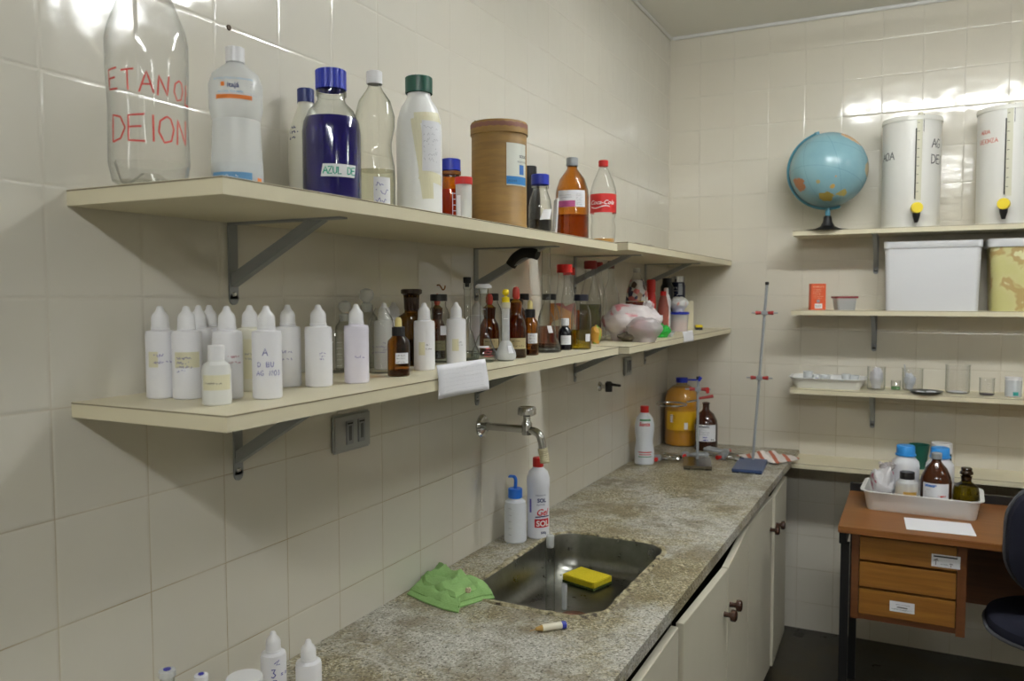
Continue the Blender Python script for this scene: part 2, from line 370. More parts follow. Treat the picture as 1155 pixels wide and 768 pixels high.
# ------------------------------------------------------------------ wall shelves
def shelf(label, pts, z0, z1, group):
    """pts: plan outline; board with a dark glue line round its upper edge"""
    t = thing('wall_shelf', label, 'shelf', (pts[0][0], pts[0][1], z0), 0, group); ox, oy = pts[0]
    def slab(a, b, grow=0):
        bm = bmesh.new(); cx = sum(p[0] for p in pts)/4; cy = sum(p[1] for p in pts)/4
        P = [(p[0]+(grow if p[0] > cx else 0)-ox, p[1]+(grow if p[1] > cy else -grow)-oy) for p in pts]
        lo = [bm.verts.new((x, y, a)) for x, y in P]; hi = [bm.verts.new((x, y, b)) for x, y in P]
        bm.faces.new(lo[::-1]); bm.faces.new(hi)
        for i in range(4): bm.faces.new([lo[i], lo[(i+1) % 4], hi[(i+1) % 4], hi[i]])
        return bm
    obj('board', slab(0, z1-z0), m_lam, t, smooth=False)
    obj('edge_line', slab(z1-z0-.0022, z1-z0-.0009, .0004), m_edge, t, smooth=False)
    return t
shelf('cream laminate upper shelf nearest the viewer, holding the blue liquid bottle', [(0, .724), (.288, .724), (.288, 2.160), (0, 2.160)], 1.598, 1.620, 'cream wall shelves over the bench')
shelf('cream laminate upper shelf in the corner, beyond the cola bottle', [(0, 2.252), (.289, 2.252), (.289, 3.7115), (0, 3.7115)], 1.606, 1.629, 'cream wall shelves over the bench')
shelf('cream laminate lower shelf nearest the viewer, holding the white dropper bottles', [(0, .721), (.290, .721), (.290, 2.168), (0, 2.168)], 1.309, 1.330, 'cream wall shelves over the bench')
shelf('cream laminate lower shelf in the corner, holding the plastic bag', [(0, 2.264), (.290, 2.264), (.290, 3.7115), (0, 3.7115)], 1.304, 1.325, 'cream wall shelves over the bench')
def bracket(loc, rz, label, drop=.13, reach=.235, sh=.022, black=False):
    t = thing('shelf_bracket', label, 'bracket', loc, rz, 'grey steel shelf brackets')   # local x: out of the wall, z=0 underside of the board
    w = .010
    bm = BX(0, .003, -w, w, -drop, 0); lathe(bm, [(0, 0), (w, 0), (w, .003), (0, .003)], 16)
    for v in bm.verts[-34:]: v.co = Vector((v.co.z, v.co.y, v.co.x*-1-drop))
    obj('wall_leg', bm, m_steel, t)
    obj('shelf_arm', BX(0, reach, -w, w, -.003, 0), m_steel, t, smooth=False)
    a = Vector((.004, 0, -drop+.020)); b = Vector((reach*.80, 0, -.004)); sl = Vector((reach*.10, 0, 0)); bm = bmesh.new()
    for y0, y1 in ((-.0075, .0075),):
        P = [a, b-sl, b+sl*.6, a+Vector((0, 0, -.002))+Vector((.0, 0, -.0))]
        P = [a+Vector((0, 0, .022)), b-sl, b+sl*.5, a]
        lo = [bm.verts.new((p.x, y0, p.z)) for p in P]; hi = [bm.verts.new((p.x, y1, p.z)) for p in P]
        bm.faces.new(lo[::-1]); bm.faces.new(hi)
        for k in range(4): bm.faces.new([lo[k], lo[(k+1) % 4], hi[(k+1) % 4], hi[k]])
    obj('diagonal_strut', bm, m_steel, t, smooth=False)
    obj('screw', LT([(0, 0), (.0045, 0), (.003, .0025), (0, .003)], 12), m_chrome, t, (.003, 0, -drop+.008)).rotation_euler = (0, pi/2, 0)
    return t
for y, n in ((1.02, 'at the near end'), (1.866, 'above the tap'), (2.555, 'just past the shelf joint'), (3.35, 'in the far corner')):
    bracket((0, y, 1.598 if y < 2 else 1.606), 0, 'grey steel bracket under the upper bench shelf '+n, .128 if y < 2 else .115)
    bracket((0, y+.002, 1.309 if y < 2 else 1.304), 0, 'grey steel bracket under the lower bench shelf '+n, .140 if y < 1.5 else .115)
tag(obj('rubber_sleeve', TB(smoothpath([(.103, 1.866, 1.552), (.118, 1.866, 1.570), (.140, 1.866, 1.5815), (.165, 1.866, 1.582), (.180, 1.866, 1.578)]), .0145, 14), m_rubber), 'curved black rubber sleeve hooked over the upper shelf bracket strut', 'sleeve')
# ---- four shelves on the back wall
BSZ = [(1.735, 'top', 'holding the globe'), (1.412, 'second', 'holding the white box'), (1.089, 'third', 'holding the white tray'), (.780, 'lowest', 'behind the desk')]
for z, n, wh in BSZ:
    x0 = .578 if z > .8 else .577
    shelf('cream laminate back wall shelf, %s of four, %s' % (n, wh), [(x0, LD-.0005), (x0, 3.487), (2.05, 3.487), (2.05, LD-.0005)], z-.02, z, 'cream back wall shelves')
    if z > .8:
        for x in (.882, 1.75):
            bracket((x, LD, z-.02), -pi/2, 'grey steel bracket under the %s back wall shelf, %s' % (n, 'left one' if x < 1 else 'right one'), .145, .2)

# ------------------------------------------------------------------ bench: worktop, sink, cabinets
def rrect(x0, x1, y0, y1, r, n=7):
    o = []
    for cx, cy, a in ((x1-r, y1-r, 0), (x0+r, y1-r, pi/2), (x0+r, y0+r, pi), (x1-r, y0+r, 1.5*pi)):
        o += [(cx+r*cos(a+pi/2*i/n), cy+r*sin(a+pi/2*i/n)) for i in range(n+1)]
    return o
SX0, SX1, SY0, SY1 = .125, .452, 1.562, 2.125
hole = rrect(SX0, SX1, SY0, SY1, .075)
ZC = .795
def worktop():
    bm = bmesh.new(); ed = []
    out = [(.001, -.4), (.555, -.4)]+[(.555+.034*(i/10)**.7, -.4+i*.411) for i in range(1, 10)]+[(.592, LD-.001), (.001, LD-.001)]
    for L in (out, hole):
        v = [bm.verts.new((x, y, ZC)) for x, y in L]; ed += [bm.edges.new((v[i], v[(i+1) % len(v)])) for i in range(len(v))]
    bmesh.ops.triangle_fill(bm, edges=ed, use_beauty=True)
    r = bmesh.ops.extrude_face_region(bm, geom=list(bm.faces))
    for v in r['geom']:
        if isinstance(v, bmesh.types.BMVert): v.co.z -= .030
    return bm
top = obj('worktop', worktop(), m_counter, smooth=False); tag(top, 'long speckled terrazzo bench top with worn grey patches and a sink cut-out', 'worktop')
sk = thing('sink', 'stainless steel sink bowl set into the speckled bench top', 'sink', ((SX0+SX1)/2, (SY0+SY1)/2, .69))
def ringmesh(rows):
    bm = bmesh.new(); R = [[bm.verts.new(p) for p in row] for row in rows]
    for a, b in zip(R, R[1:]):
        for i in range(len(a)): bm.faces.new([a[i], a[(i+1) % len(a)], b[(i+1) % len(b)], b[i]])
    return bm, R
cx, cy = (SX0+SX1)/2, (SY0+SY1)/2; rows = []
for g, z, r in ((.006, .7955, .078), (-.001, .7965, .077), (-.003, .790, .075), (-.008, .735, .07), (-.013, .712, .064), (-.022, .699, .055), (-.040, .6915, .045), (-.08, .690, .03)):
    rows.append([(x-cx, y-cy, z-.69) for x, y in rrect(SX0-g, SX1+g, SY0-g, SY1+g, max(r, .02))])
bm, R = ringmesh(rows); bm.faces.new(R[-1]); obj('bowl', bm, m_inox, sk, ang=1.2)
obj('drain', LT([(0, .003), (.016, .003), (.02, .006), (.036, .006), (.04, .003), (.044, .0015), (.044, 0)], 28), M('rusty_steel', '#6a4634', .4, .6), sk, (.022, -.055, .001))
rnd = random.Random(4); rows = []
hl = rrect(SX0, SX1, SY0, SY1, .077, 14)
fine = []
for i in range(len(hl)):
    a, b = hl[i], hl[(i+1) % len(hl)]; k = max(1, int(hypot(a[0]-b[0], a[1]-b[1])/.008)); fine += [(a[0]+(b[0]-a[0])*j/k, a[1]+(b[1]-a[1])*j/k) for j in range(k)]
for g, z in ((-.003, .7955), (.001, .7990), (.008, .7995), (.016, .7955)):
    row = []
    for x, y in fine:
        d = Vector((x-cx, y-cy)).normalized(); j = noise.noise(Vector((x*38, y*38, g*200)))*.007*(1 if g > 0 else .2)
        row.append((x+d.x*(g+j)-cx, y+d.y*(g+j)-cy, z-.69+abs(j)*.12))
    rows.append(row)
bm, R = ringmesh(rows)
def seal_mat():
    m = M('old_sealant', '#8b8268', .7); q = N(m); P = q.pos(); q.l(q.ramp(q.noise(P, 45, 4, .7), [(.38, '#3c3426'), (.5, '#8f8668'), (.62, '#b0a88e')]), q.b.inputs['Base Color']); return m
obj('sealant', bm, seal_mat(), sk)
# cabinets, doors slightly ajar
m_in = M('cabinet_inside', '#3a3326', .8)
def cabinet(y0, y1, doors, label):
    t = thing('base_cabinet', label, 'cabinet', (.02, (y0+y1)/2, 0), 0, 'cream cabinets under the bench'); w = (y1-y0)/2
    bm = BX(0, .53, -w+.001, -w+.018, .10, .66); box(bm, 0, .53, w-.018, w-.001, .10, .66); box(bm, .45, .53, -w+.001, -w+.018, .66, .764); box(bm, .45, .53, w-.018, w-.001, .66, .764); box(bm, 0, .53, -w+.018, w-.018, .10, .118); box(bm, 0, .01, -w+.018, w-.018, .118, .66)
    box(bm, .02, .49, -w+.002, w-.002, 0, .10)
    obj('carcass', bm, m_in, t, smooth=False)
    for (hy, hx, ky, kx, kn) in doors:     # hinge side y,x ; knob side y,x (world)
        d = Vector((kx-hx, ky-hy)); L = d.length; a = atan2(d.y, d.x)
        dr = obj('door', BX(0, L, -.018 if ky < hy else 0, 0 if ky < hy else .018, 0, .648, bev=.0015), m_door, t, (hx-.02, hy-(y0+y1)/2, .08), smooth=False)
        dr.rotation_euler = (0, 0, a)
        sgn = 1 if ky < hy else -1
        kb = obj('knob', LT([(0, 0), (.0075, 0), (.0065, .012), (.0075, .017), (.0155, .019), (.0165, .024), (.0155, .031), (.011, .034), (0, .035)], 20), M('dark_brown_wood', '#3c2216', .25), dr, (L-.035, (0.0 if ky < hy else 0), .648-.115))
        kb.rotation_euler = (-pi/2 if sgn > 0 else pi/2, 0, 0)
        if sgn > 0: kb.rotation_euler = (-pi/2, 0, 0)
# doors are modelled with their outer face on local y=0, so flip thickness inwards
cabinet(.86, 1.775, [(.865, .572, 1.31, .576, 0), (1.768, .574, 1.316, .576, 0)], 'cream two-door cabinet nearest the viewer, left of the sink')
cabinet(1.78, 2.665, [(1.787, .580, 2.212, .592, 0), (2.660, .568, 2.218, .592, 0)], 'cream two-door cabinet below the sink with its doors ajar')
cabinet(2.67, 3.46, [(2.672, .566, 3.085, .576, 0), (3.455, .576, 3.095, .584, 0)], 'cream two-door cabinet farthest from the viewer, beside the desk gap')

# ------------------------------------------------------------------ taps, sockets, hook
def xrot(o): o.rotation_euler = (0, pi/2, 0); return o
t = thing('wall_tap', 'chrome wall tap with round handle and cream rubber tip over the sink', 'tap', (0, 1.894, 1.126))
xrot(obj('wall_flange', LT([(0, 0), (.031, 0), (.031, .004), (.026, .010), (.014, .012), (0, .012)], 28), m_chrome, t))
obj('supply_pipe', TB([(.008, 0, 0), (.128, 0, 0)], .0105, 16), m_chrome, t)
obj('valve_body', LT([(0, -.018), (.013, -.018), (.014, -.010), (.014, .012), (.010, .018), (.010, .034), (0, .034)], 20), m_chrome, t, (.135, 0, .004))
obj('tap_handle', LT([(0, .0), (.017, 0), (.0235, .004), (.0235, .018), (.021, .023), (.012, .020), (0, .020)], 18, ridge=.0012), m_chrome, t, (.135, 0, .036))
obj('spout', TB(smoothpath([(.135, 0, -.002), (.155, 0, -.003), (.171, 0, -.012), (.178, 0, -.030), (.181, 0, -.050)]), .0105, 16), m_chrome, t)
obj('hose_tip', TB(smoothpath([(.180, 0, -.046), (.183, 0, -.060), (.186, 0, -.074), (.188, -.002, -.084)]), [.0125, .0135]*9+[.011], 14), M('cream_rubber', '#bdb596', .7), t)
t = thing('wall_valve', 'small dark wall tap below the corner shelf', 'tap', (0, 2.80, 1.14))
xrot(obj('wall_flange', LT([(0, 0), (.018, 0), (.016, .006), (.008, .007), (.008, .03), (0, .03)], 18), m_chrome, t))
obj('valve_body', LT([(0, -.018), (.013, -.018), (.014, .014), (.008, .02), (0, .02)], 16), m_black, t, (.036, 0, 0))
obj('handle', TB([(.036, -.004, .01), (.082, 0, .006)], [.006, .0045], 10), m_black, t)
def sockets(y, z, w, h, label, col):
    t = thing('wall_socket', label, 'socket', (0, y, z)); mm = M('socket_'+col[1:], col, .4)
    obj('cover_plate', BX(0, .009, -w/2, w/2, -h/2, h/2, bev=.004, seg=3), mm, t)
    for k, s in ((0, -1), (1, 1)):
        yy = s*w*.16+w*.06
        o = obj('socket_insert', BX(.008, .0115, yy-.0115, yy+.0115, -.024, .024, bev=.001), M('socket_insert_grey', '#8d9092', .4), t)
        obj('slot', BX(.0112, .0122, -.0045+yy, .0045+yy, -.016, .014, bev=.0004), M('slot_grey', '#55585b', .5), o)
        obj('slot_bar', BX(.0112, .0124, -.008+yy, .008+yy, .0175, .0205), m_black, o)
sockets(1.33, 1.197, .122, .078, 'grey double socket plate under the near lower shelf', '#a2a4a3')
sockets(3.11, 1.19, .09, .075, 'small grey socket plate under the corner lower shelf', '#9a9c9a')
m_rust = M('rusty_iron', '#8a5a26', .6, .3)
tag(obj('wall_hook', TB(smoothpath([(.0, 1.674, 1.500), (.007, 1.674, 1.500), (.012, 1.674, 1.494), (.016, 1.674, 1.489), (.021, 1.674, 1.491), (.023, 1.674, 1.499)]),   .0018, 8), m_rust), 'small rusty hook screwed into the tiles between the bench shelves', 'hook')
for y, z, w in ((1.023, 1.922, 'above the alcohol bottle'), (1.867, 1.924, 'above the brown cardboard drum')):
    o = xrot(obj('wall_plug', LT([(0, 0), (.005, 0), (.0042, .002), (0, .0012)], 14), M('plug_brown', '#4a3a28', .7))); o.location = (0, y, z)
    tag(o, 'small brown wall plug in the tiles '+w, 'plug')

# ------------------------------------------------------------------ bottles
def dbl_profile(s=1.0):
    return [(.0185*s, 0), (.0205*s, .002), (.0205*s, .090), (.0195*s, .0955), (.013*s, .097), (.0115*s, .099)]
def dropper(x, y, z, label, group, marks=None, s=1.0, rz=None, body=None, h=1.0):
    t = thing('dropper_bottle', label, 'bottle', (x, y, z), face(x, y) if rz is None else rz, group)
    t.scale = (1, 1, h)
    P = dbl_profile(s); obj('body', LT(closed(P), 28), body or m_white, t)
    obj('cap', LT([(.0115*s, .098), (.0128*s, .0985), (.0128*s, .101), (.0122*s, .1015), (.0118*s, .115), (.0100*s, .1195), (.0060*s, .124), (.0044*s, .129), (.003*s, .131), (0, .1312)], 24), m_cap, t)
    if marks: marks(t, P)
    return t
def mk(ink, seed, z=.05, w=.028, h=.014, rows=2, a=0, t_=.0008, tape=None, word=None, wt=.0011, wh=.009):
    def f(t, P):
        if tape:
            l = flatobj('tape_strip', patch(cyl(P, tape[0], tape[1], .0003), tape[2], tape[3]), m_tape, t)
        if word: flatobj('handwriting', hand(cyl(P, a, z), word, wh, wt, -len(word)*wh*.42), ink, t)
        else: flatobj('handwriting', scrib(cyl(P, a, z), w, h, rows, t_, seed), ink, t)
    return f
GW = 'white plastic dropper bottles on the near lower shelf'
ZL = 1.330
dropper(.071, .811, ZL, 'white dropper bottle with faint violet handwriting, leftmost on the lower shelf', GW, mk(ink_v, 1, .052, .026, .010, 2, .15, tape=(-.55, .045, .014, .022)))
dropper(.112, .821, ZL, 'white dropper bottle with four rows of blue writing over yellowed tape', GW, mk(ink_b, 2, .040, .020, .018, 4, -.2, tape=(0, .045, .036, .022)))
dropper(.055, .895, ZL, 'white dropper bottle half hidden behind the one with four written rows', GW, None, .95)
dropper(.035, .935, ZL, 'plain white dropper bottle at the wall, behind the four-row bottle', GW, None, .95)
dropper(.163, .847, ZL, 'white dropper bottle with small pink writing, behind the short round bottle', GW, mk(M('pink_ink', '#a8566a', .6), 5, .052, .02, .008, 2, .5))
dropper(.125, .930, ZL, 'off-white dropper bottle with yellowed tape, seen between its two neighbours', GW, mk(ink_g, 6, .05, .02, .008, 2, .1, tape=(0, .02, .02, .06)), .97, body=M('offwhite_pe', '#dcdacb', .4))
dropper(.214, .871, ZL, 'white dropper bottle marked with a large blue A and two rows below', GW, lambda t, P: (flatobj('handwriting', hand(cyl(P, 0, .062), 'A', .010, .0011, -.006, bm=hand(cyl(P, 0, .046), 'D BU', .007, .0008, -.013, bm=hand(cyl(P, 0, .034), 'AG NO3', .007, .0008, -.015))), ink_b, t)))
dropper(.136, 1.001, ZL, 'white dropper bottle with a faint violet scrawl, standing behind the front row', GW, mk(ink_v, 8, .045, .022, .012, 2, .1), .98)
dropper(.179, 1.024, ZL, 'white dropper bottle with a small blue scribble at the right', GW, mk(ink_v, 9, .045, .012, .010, 3, .35), 1.05)
dropper(.203, 1.091, ZL, 'lilac-white dropper bottle with one line of writing, alone at the shelf edge', GW, mk(ink_v, 10, .045, .02, .006, 1, .35), 1.0, body=M('lilac_pe', '#dcd8e4', .4))
dropper(.100, 1.315, ZL, 'white dropper bottle with violet letters behind the small amber dropper', GW, mk(ink_v, 11, .04, .018, .014, 2, .3), 1.0)
dropper(.036, 1.440, ZL, 'white dropper bottle standing next to the large olive-filled bottle', GW, None, 1.0)
dropper(.177, 1.340, ZL, 'white dropper bottle with a yellow spot and dark writing, right of the amber dropper', GW, mk(ink_k, 12, .042, .012, .008, 2, .45, tape=(-.25, .03, .012, .025)), 1.0)
dropper(.173, 1.470, ZL, 'white dropper bottle with a yellow spot, standing behind the hanging paper note', GW, mk(ink_g, 13, .042, .012, .006, 2, .45, tape=(-.1, .03, .014, .025)), 1.0)
dropper(.060, 1.764, ZL, 'white dropper bottle glimpsed behind the volumetric flasks', GW, None, 1.0)
# short round squeeze bottle
t = thing('squeeze_bottle', 'short round milky bottle with a yellowed written label, front of the lower shelf', 'bottle', (.200, .791, ZL), face(.2, .791))
P = [(.017, 0), (.019, .002), (.019, .046), (.017, .054), (.011, .058), (.0105, .060)]
obj('body', LT(closed(P), 28), m_milky, t); obj('cap', LT([(.0105, .0595), (.0105, .079), (.0095, .080), (0, .080)], 24), m_cap, t)
l = flatobj('label', patch(cyl(P, 0, .021, .0004), .040, .020, nu=12), m_tape, t); flatobj('handwriting', scrib(cyl(P, 0, .030, .0009), .034, .003, 1, .0007, 3), ink_k, l)

def bottle(name, label, cat, x, y, z, prof, mat, cap=None, liq=None, group=None, rz=None, inner=None, ridge=0):
    """prof: outer wall; cap: list of (profile, material, part name); liq: (top z, material, shrink)"""
    t = thing(name, label, cat, (x, y, z), face(x, y) if rz is None else rz, group)
    bt = [(0, prof[0][1])]+prof
    obj('body', LT(bt, 32), mat, t)
    for c in cap or []:
        obj(c[2], LT(c[0], 32 if len(c) < 4 else 48, ridge=0 if len(c) < 4 else c[3]), c[1], t)
    if liq:
        zt, lm, sh = liq; p = [(max(r-sh, .001), max(zz, .002)) for r, zz in prof if zz < zt]; p.append((max(rad(prof, zt)-sh, .001), zt)); p = [(0, p[0][1])]+p+[(0, zt)]
        obj('liquid', LT(p, 32), lm, t)
    return t
def flatcap(r, z0, z1, m=m_black, nm='cap', ridge=None):
    p = [(r, z0), (r, z1-.0015), (r-.0015, z1), (0, z1)]
    return (p, m, nm) if ridge is None else (p, m, nm, ridge)
def sticker(t, P, a, z0, w, h, mat=m_label, name='label', eps=.0004, nu=12): return flatobj(name, patch(cyl(P, a, z0, eps), w, h, nu=nu, nv=4), mat, t)

# --- upper shelf, from the left
ZU = 1.620; ZU2 = 1.629
P = [(.035, 0), (.046, .006), (.0505, .03), (.049, .10), (.051, .150), (.051, .190), (.048, .205), (.034, .243), (.022, .275), (.0145, .300), (.013, .305), (.013, .325)]
t = bottle('soda_bottle', 'large empty clear plastic bottle with red handwriting across it', 'bottle', .120, .760, ZU, P, g_pet, [flatcap(.015, .318, .334, m_red)])
fl = LT([(0, .020), (.012, .016)], 20); obj('base_lobes', lathe(bmesh.new(), [(.012, .018), (.03, .004), (.042, .006), (.049, .03)], 10, ridge=-.006), g_pet, t)
flatobj('handwriting', hand(cyl(P, 0, .118), 'ETANOL', .026, .0022, -.055, slope=-.10, sp=1.0, bm=hand(cyl(P, 0, .052), 'DEION', .034, .0024, -.050, slope=0, sp=.86)), ink_r, t)
P = [(.034, 0), (.037, .003), (.037, .05), (.034, .11), (.0345, .118), (.038, .130), (.038, .165), (.033, .180), (.018, .192), (.013, .196), (.013, .203)]
bp = [(.034, 0), (.037, .003), (.037, .048)]
k = 0
while .05+k*.006 < .112: zz = .05+k*.006; r = .037-.003*(zz-.05)/.06; bp += [(r, zz), (r-.0008, zz+.003)]; k += 1
bp += [(.034, .114), (.038, .130), (.038, .165), (.033, .180), (.018, .192), (.013, .196), (.013, .203)]
t = thing('alcohol_bottle', 'frosted waisted alcohol bottle with blue and orange printing beside the large clear bottle', 'bottle', (.130, .906, ZU), face(.13, .906))
obj('body', LT([(0, 0)]+bp, 36), g_frost, t); obj('liquid', LT([(0, .003), (.034, .004), (.0345, .05), (0, .05)], 28), M('cloudy_water', '#cbd3da', .3), t)
obj('cap', LT([(.0135, .198), (.0135, .219), (.012, .220), (0, .220)], 28, ridge=.0003), m_cap, t)
l = sticker(t, P, -.08, .138, .052, .006, ink_o, 'orange_band', .0012)
flatobj('printing', typed(cyl(P, -.1, .1655, .0014), 'ALCOOL ETILICO HIDRATADO', .0042, -.030, 0), ink_lb, t)
o = flatobj('printing', typed(cyl(P, -.1, .1540, .0014), 'itajá', .010, -.008, 0, bold=.02), ink_db, t)
o2 = bmesh.new(); patch(cyl(P, -.1, .1555, .0014), .0055, .006, o2, 2, 2, u0=-.017); flatobj('sun_emblem', o2, ink_o, t)
flatobj('printing', typed(cyl(P, -.1, .1465, .0014), 'ALCOOL 92,8 INPM', .0042, -.022, 0), ink_lb, t)
flatobj('printing', scrib(cyl(P, .7, .140, .0014), .012, .022, 5, .0006, 9), ink_g, t)
l = sticker(t, P, -.25, .008, .062, .026, ink_lb, 'blue_label', .0012)
flatobj('printing', scrib(cyl(P, -.25, .012, .0016), .055, .016, 4, .0005, 4), ink_w, l)
sticker(t, P, .95, .008, .010, .020, ink_o, 'orange_label', .0012)
# behind
P = [(.029, 0), (.032, .004), (.032, .13), (.030, .150), (.022, .175), (.014, .195), (.0135, .205)]
t = bottle('wash_bottle', 'translucent bottle with dark blue cap and marker writing, behind the blue liquid bottle', 'bottle', .040, 1.165, ZU, P, M('cream_pe', '#dedccd', .4), [flatcap(.015, .203, .228, M('navy_cap', '#1a2a6a', .4))])
flatobj('handwriting', scrib(cyl(P, -.75, .135), .022, .022, 3, .0018, 21, bm=scrib(cyl(P, -.6, .02), .02, .02, 3, .0010, 22)), ink_db, t)
# duran bottle with the blue liquid
P = [(.044, 0), (.0495, .005), (.0495, .135), (.047, .152), (.038, .172), (.026, .184), (.0235, .190), (.0235, .206)]
t = bottle('reagent_bottle', 'large round glass bottle of deep blue liquid with a ridged blue cap', 'bottle', .130, 1.125, ZU, P, g_clear,
           [flatcap(.0255, .207, .240, m_blue, 'cap', .0009), ([(.0235, .196), (.026, .197), (.026, .204), (.0235, .205)], g_clear, 'pouring_ring')], (.158, l_blue, .0012))
l = flatobj('label', patch(lambda u, v: cyl(P, .22, .054, .0005)(u+v*.18, v+u*.0), .060, .021, nu=12, nv=3), m_label, t)
flatobj('handwriting', hand(cyl(P, .22, .0585, .0012), 'AZUL DE', .0120, .0019, -.026, sp=.80), ink_t, l)
# clear waisted bottle
P = [(.034, 0), (.037, .003), (.037, .07), (.0365, .10), (.031, .13), (.031, .145), (.037, .175), (.0375, .195), (.030, .222), (.016, .242), (.012, .250), (.012, .258)]
t = bottle('clear_bottle', 'clear waisted plastic bottle with white cap, half full, with a white paper label', 'bottle', .110, 1.278, ZU, P, glass('greenish_pet', '#fbfbf6', '#8d917c', .04, .6, .015), [flatcap(.0145, .254, .278, m_cap, 'cap', .0004)], (.092, glass('faint_liquid', '#f8f8f0', '#c5c3ae', .03, .2), .001))
l = sticker(t, P, .35, .010, .034, .066, m_label); flatobj('handwriting', scrib(cyl(P, .35, .018, .001), .026, .046, 4, .0011, 31), ink_b, l)
# white litre bottle, green cap
P = [(.042, 0), (.045, .004), (.0455, .18), (.043, .205), (.036, .228), (.026, .242), (.023, .248), (.023, .256)]
t = thing('chemical_bottle', 'tall white plastic bottle with dark green cap and yellowed tape round its label', 'bottle', (.140, 1.385, ZU), face(.14, 1.385))
obj('body', LT(closed(P), 32), M('matte_white_pe', '#e8e9e8', .35), t); obj('cap', LT(flatcap(.0265, .256, .288)[0], 44, ridge=.0008), m_green, t)
tp = bmesh.new(); f0 = cyl(P, .25, 0, .0004)
for a_, b_, wd in (((-.020, .20), (-.004, .10), .018), ((-.004, .10), (.004, .045), .020), ((-.022, .200), (.045, .205), .022), ((-.012, .092), (.045, .082), .020), ((.008, .09), (.010, .045), .016)):
    d = Vector((b_[0]-a_[0], b_[1]-a_[1])); L = d.length; d /= L; n_ = Vector((-d.y, d.x))
    patch(lambda u, v: f0(a_[0]+d.x*u+n_.x*v, a_[1]+d.y*u+n_.y*v), L, wd, tp, 10, 3, u0=0, v0=-wd/2)
flatobj('tape', tp, m_tape, t)
l = sticker(t, P, .62, .098, .046, .098, m_label, eps=.0009); flatobj('printing', scrib(cyl(P, .62, .12, .0014), .040, .064, 6, .0006, 33), ink_g, l)
# small amber with blue cap
P = [(.0225, 0), (.0245, .002), (.0245, .075), (.022, .088), (.018, .100), (.018, .112)]
t = bottle('reagent_bottle', 'small amber bottle of orange-red liquid with a blue cap', 'bottle', .150, 1.490, ZU, P, glass('amber_pale', '#e0a43c', '#7a4410', .04, .5), [flatcap(.0205, .118, .142, m_blue, 'cap', .0006), ([(.018, .108), (.0215, .109), (.0215, .116), (.018, .117)], M('amber_ring', '#7a4a18', .2), 'pouring_ring')], (.078, M('orange_liquid', '#b5401a', .15), .001))
flatobj('graduations', strokes(cyl(P, .35, 0), [[(-.004, .02+i*.012), (.004, .02+i*.012)] for i in range(5)]+[[(-.005, .015), (-.005, .07)]], .0012), ink_w, t)
P = [(.015, 0), (.0155, .002), (.0165, .085)]
t = bottle('sample_tube', 'narrow clear sample tube with red screw cap in front of the small amber bottle', 'tube', .196, 1.464, ZU, P, g_frost, [flatcap(.018, .083, .098, m_red, 'cap', .0005)])
obj('swab', TB([(-.006, 0, .005), (.004, 0, .075)], .0014, 8), m_grey, t); sticker(t, P, -.7, .01, .010, .05)
# cardboard drum
def kraft():
    m = M('kraft_board', '#7d5a2c', .6); q = N(m); P = q.pos(True); mp = q.n('ShaderNodeMapping'); mp.inputs['Scale'].default_value = (3, 3, 22); q.l(P, mp.inputs[0])
    q.l(q.ramp(q.noise(mp.outputs[0], 3, 4, .6), [(.3, '#775a2a'), (.6, '#8d6c33'), (.8, '#99773b')]), q.b.inputs['Base Color']); return m
t = thing('cardboard_drum', 'brown cardboard drum with lid and a blue and white label', 'drum', (.155, 1.703, ZU), face(.155, 1.703)); k_ = kraft()
P = [(.0645, 0), (.0645, .232)]
obj('body', LT(closed([(.064, 0), (.0655, .004), (.0655, .018), (.0645, .020), (.0645, .228), (.064, .230)]), 44), k_, t)
obj('lid', LT([(.0650, .226), (.0672, .226), (.0672, .250), (.065, .254), (.062, .2535), (0, .252)], 44), k_, t)
flatobj('lid_band', patch(cyl(.0674, 0, .2385, .0003), .19, .010, nu=40, wob=.001), M('worn_purple_band', '#7d5346', .6), t)
l = sticker(t, P, .72, .105, .060, .096, M('drum_label', '#d3d6cd', .6), nu=16, eps=.0006); Q = cyl(P, .72, .105, .0011)
flatobj('blue_band', patch(Q, .060, .018, nu=14, v0=.003), M('drum_blue', '#2777b8', .5), l)
b3 = typed(Q, 'ISOFAR', .007, -.026, .008, bm=typed(Q, 'SODIO', .009, .004, .064, bold=.02)); flatobj('printing', typed(Q, 'SULFATO DE', .0055, -.002, .053), ink_k, l)
flatobj('printing', b3, ink_k, l); flatobj('printing', patch(Q, .016, .022, nu=4, u0=.004, v0=.026), M('drum_blue2', '#3d6fb0', .5), l)
# black and blue-capped pair
P = [(.027, 0), (.029, .003), (.029, .12), (.026, .150), (.016, .170), (.0155, .176)]
t = bottle('black_bottle', 'tall black bottle standing behind the half-filled blue capped bottle', 'bottle', .085, 2.020, ZU, P, m_black, [flatcap(.0185, .176, .206, m_black, 'cap', .0006)])
P = [(.028, 0), (.030, .003), (.030, .080), (.027, .100), (.019, .122), (.018, .135)]
t = bottle('reagent_bottle', 'clear bottle of near-black liquid with blue cap beside the cardboard drum', 'bottle', .165, 1.912, ZU, P, g_clear, [flatcap(.0225, .138, .164, m_blue, 'cap', .0007), ([(.018, .128), (.0225, .129), (.0225, .136), (.018, .137)], g_clear, 'pouring_ring')], (.048, l_dark, .001))
l = flatobj('label', patch(lambda u, v: cyl(P, .45, .048, .0006)(u+v*.4, v+u*.12), .030, .026, nu=8), m_label, t)
bm = BX(-.002, .002, -.035, .035, 0, .115); o = obj('paper_card', bm, m_paper, smooth=False); o.location = (.150, 2.035, ZU); o.rotation_euler = (0, .06, .55); tag(o, 'narrow white card standing between the black liquid bottle and the amber litre bottle', 'card')
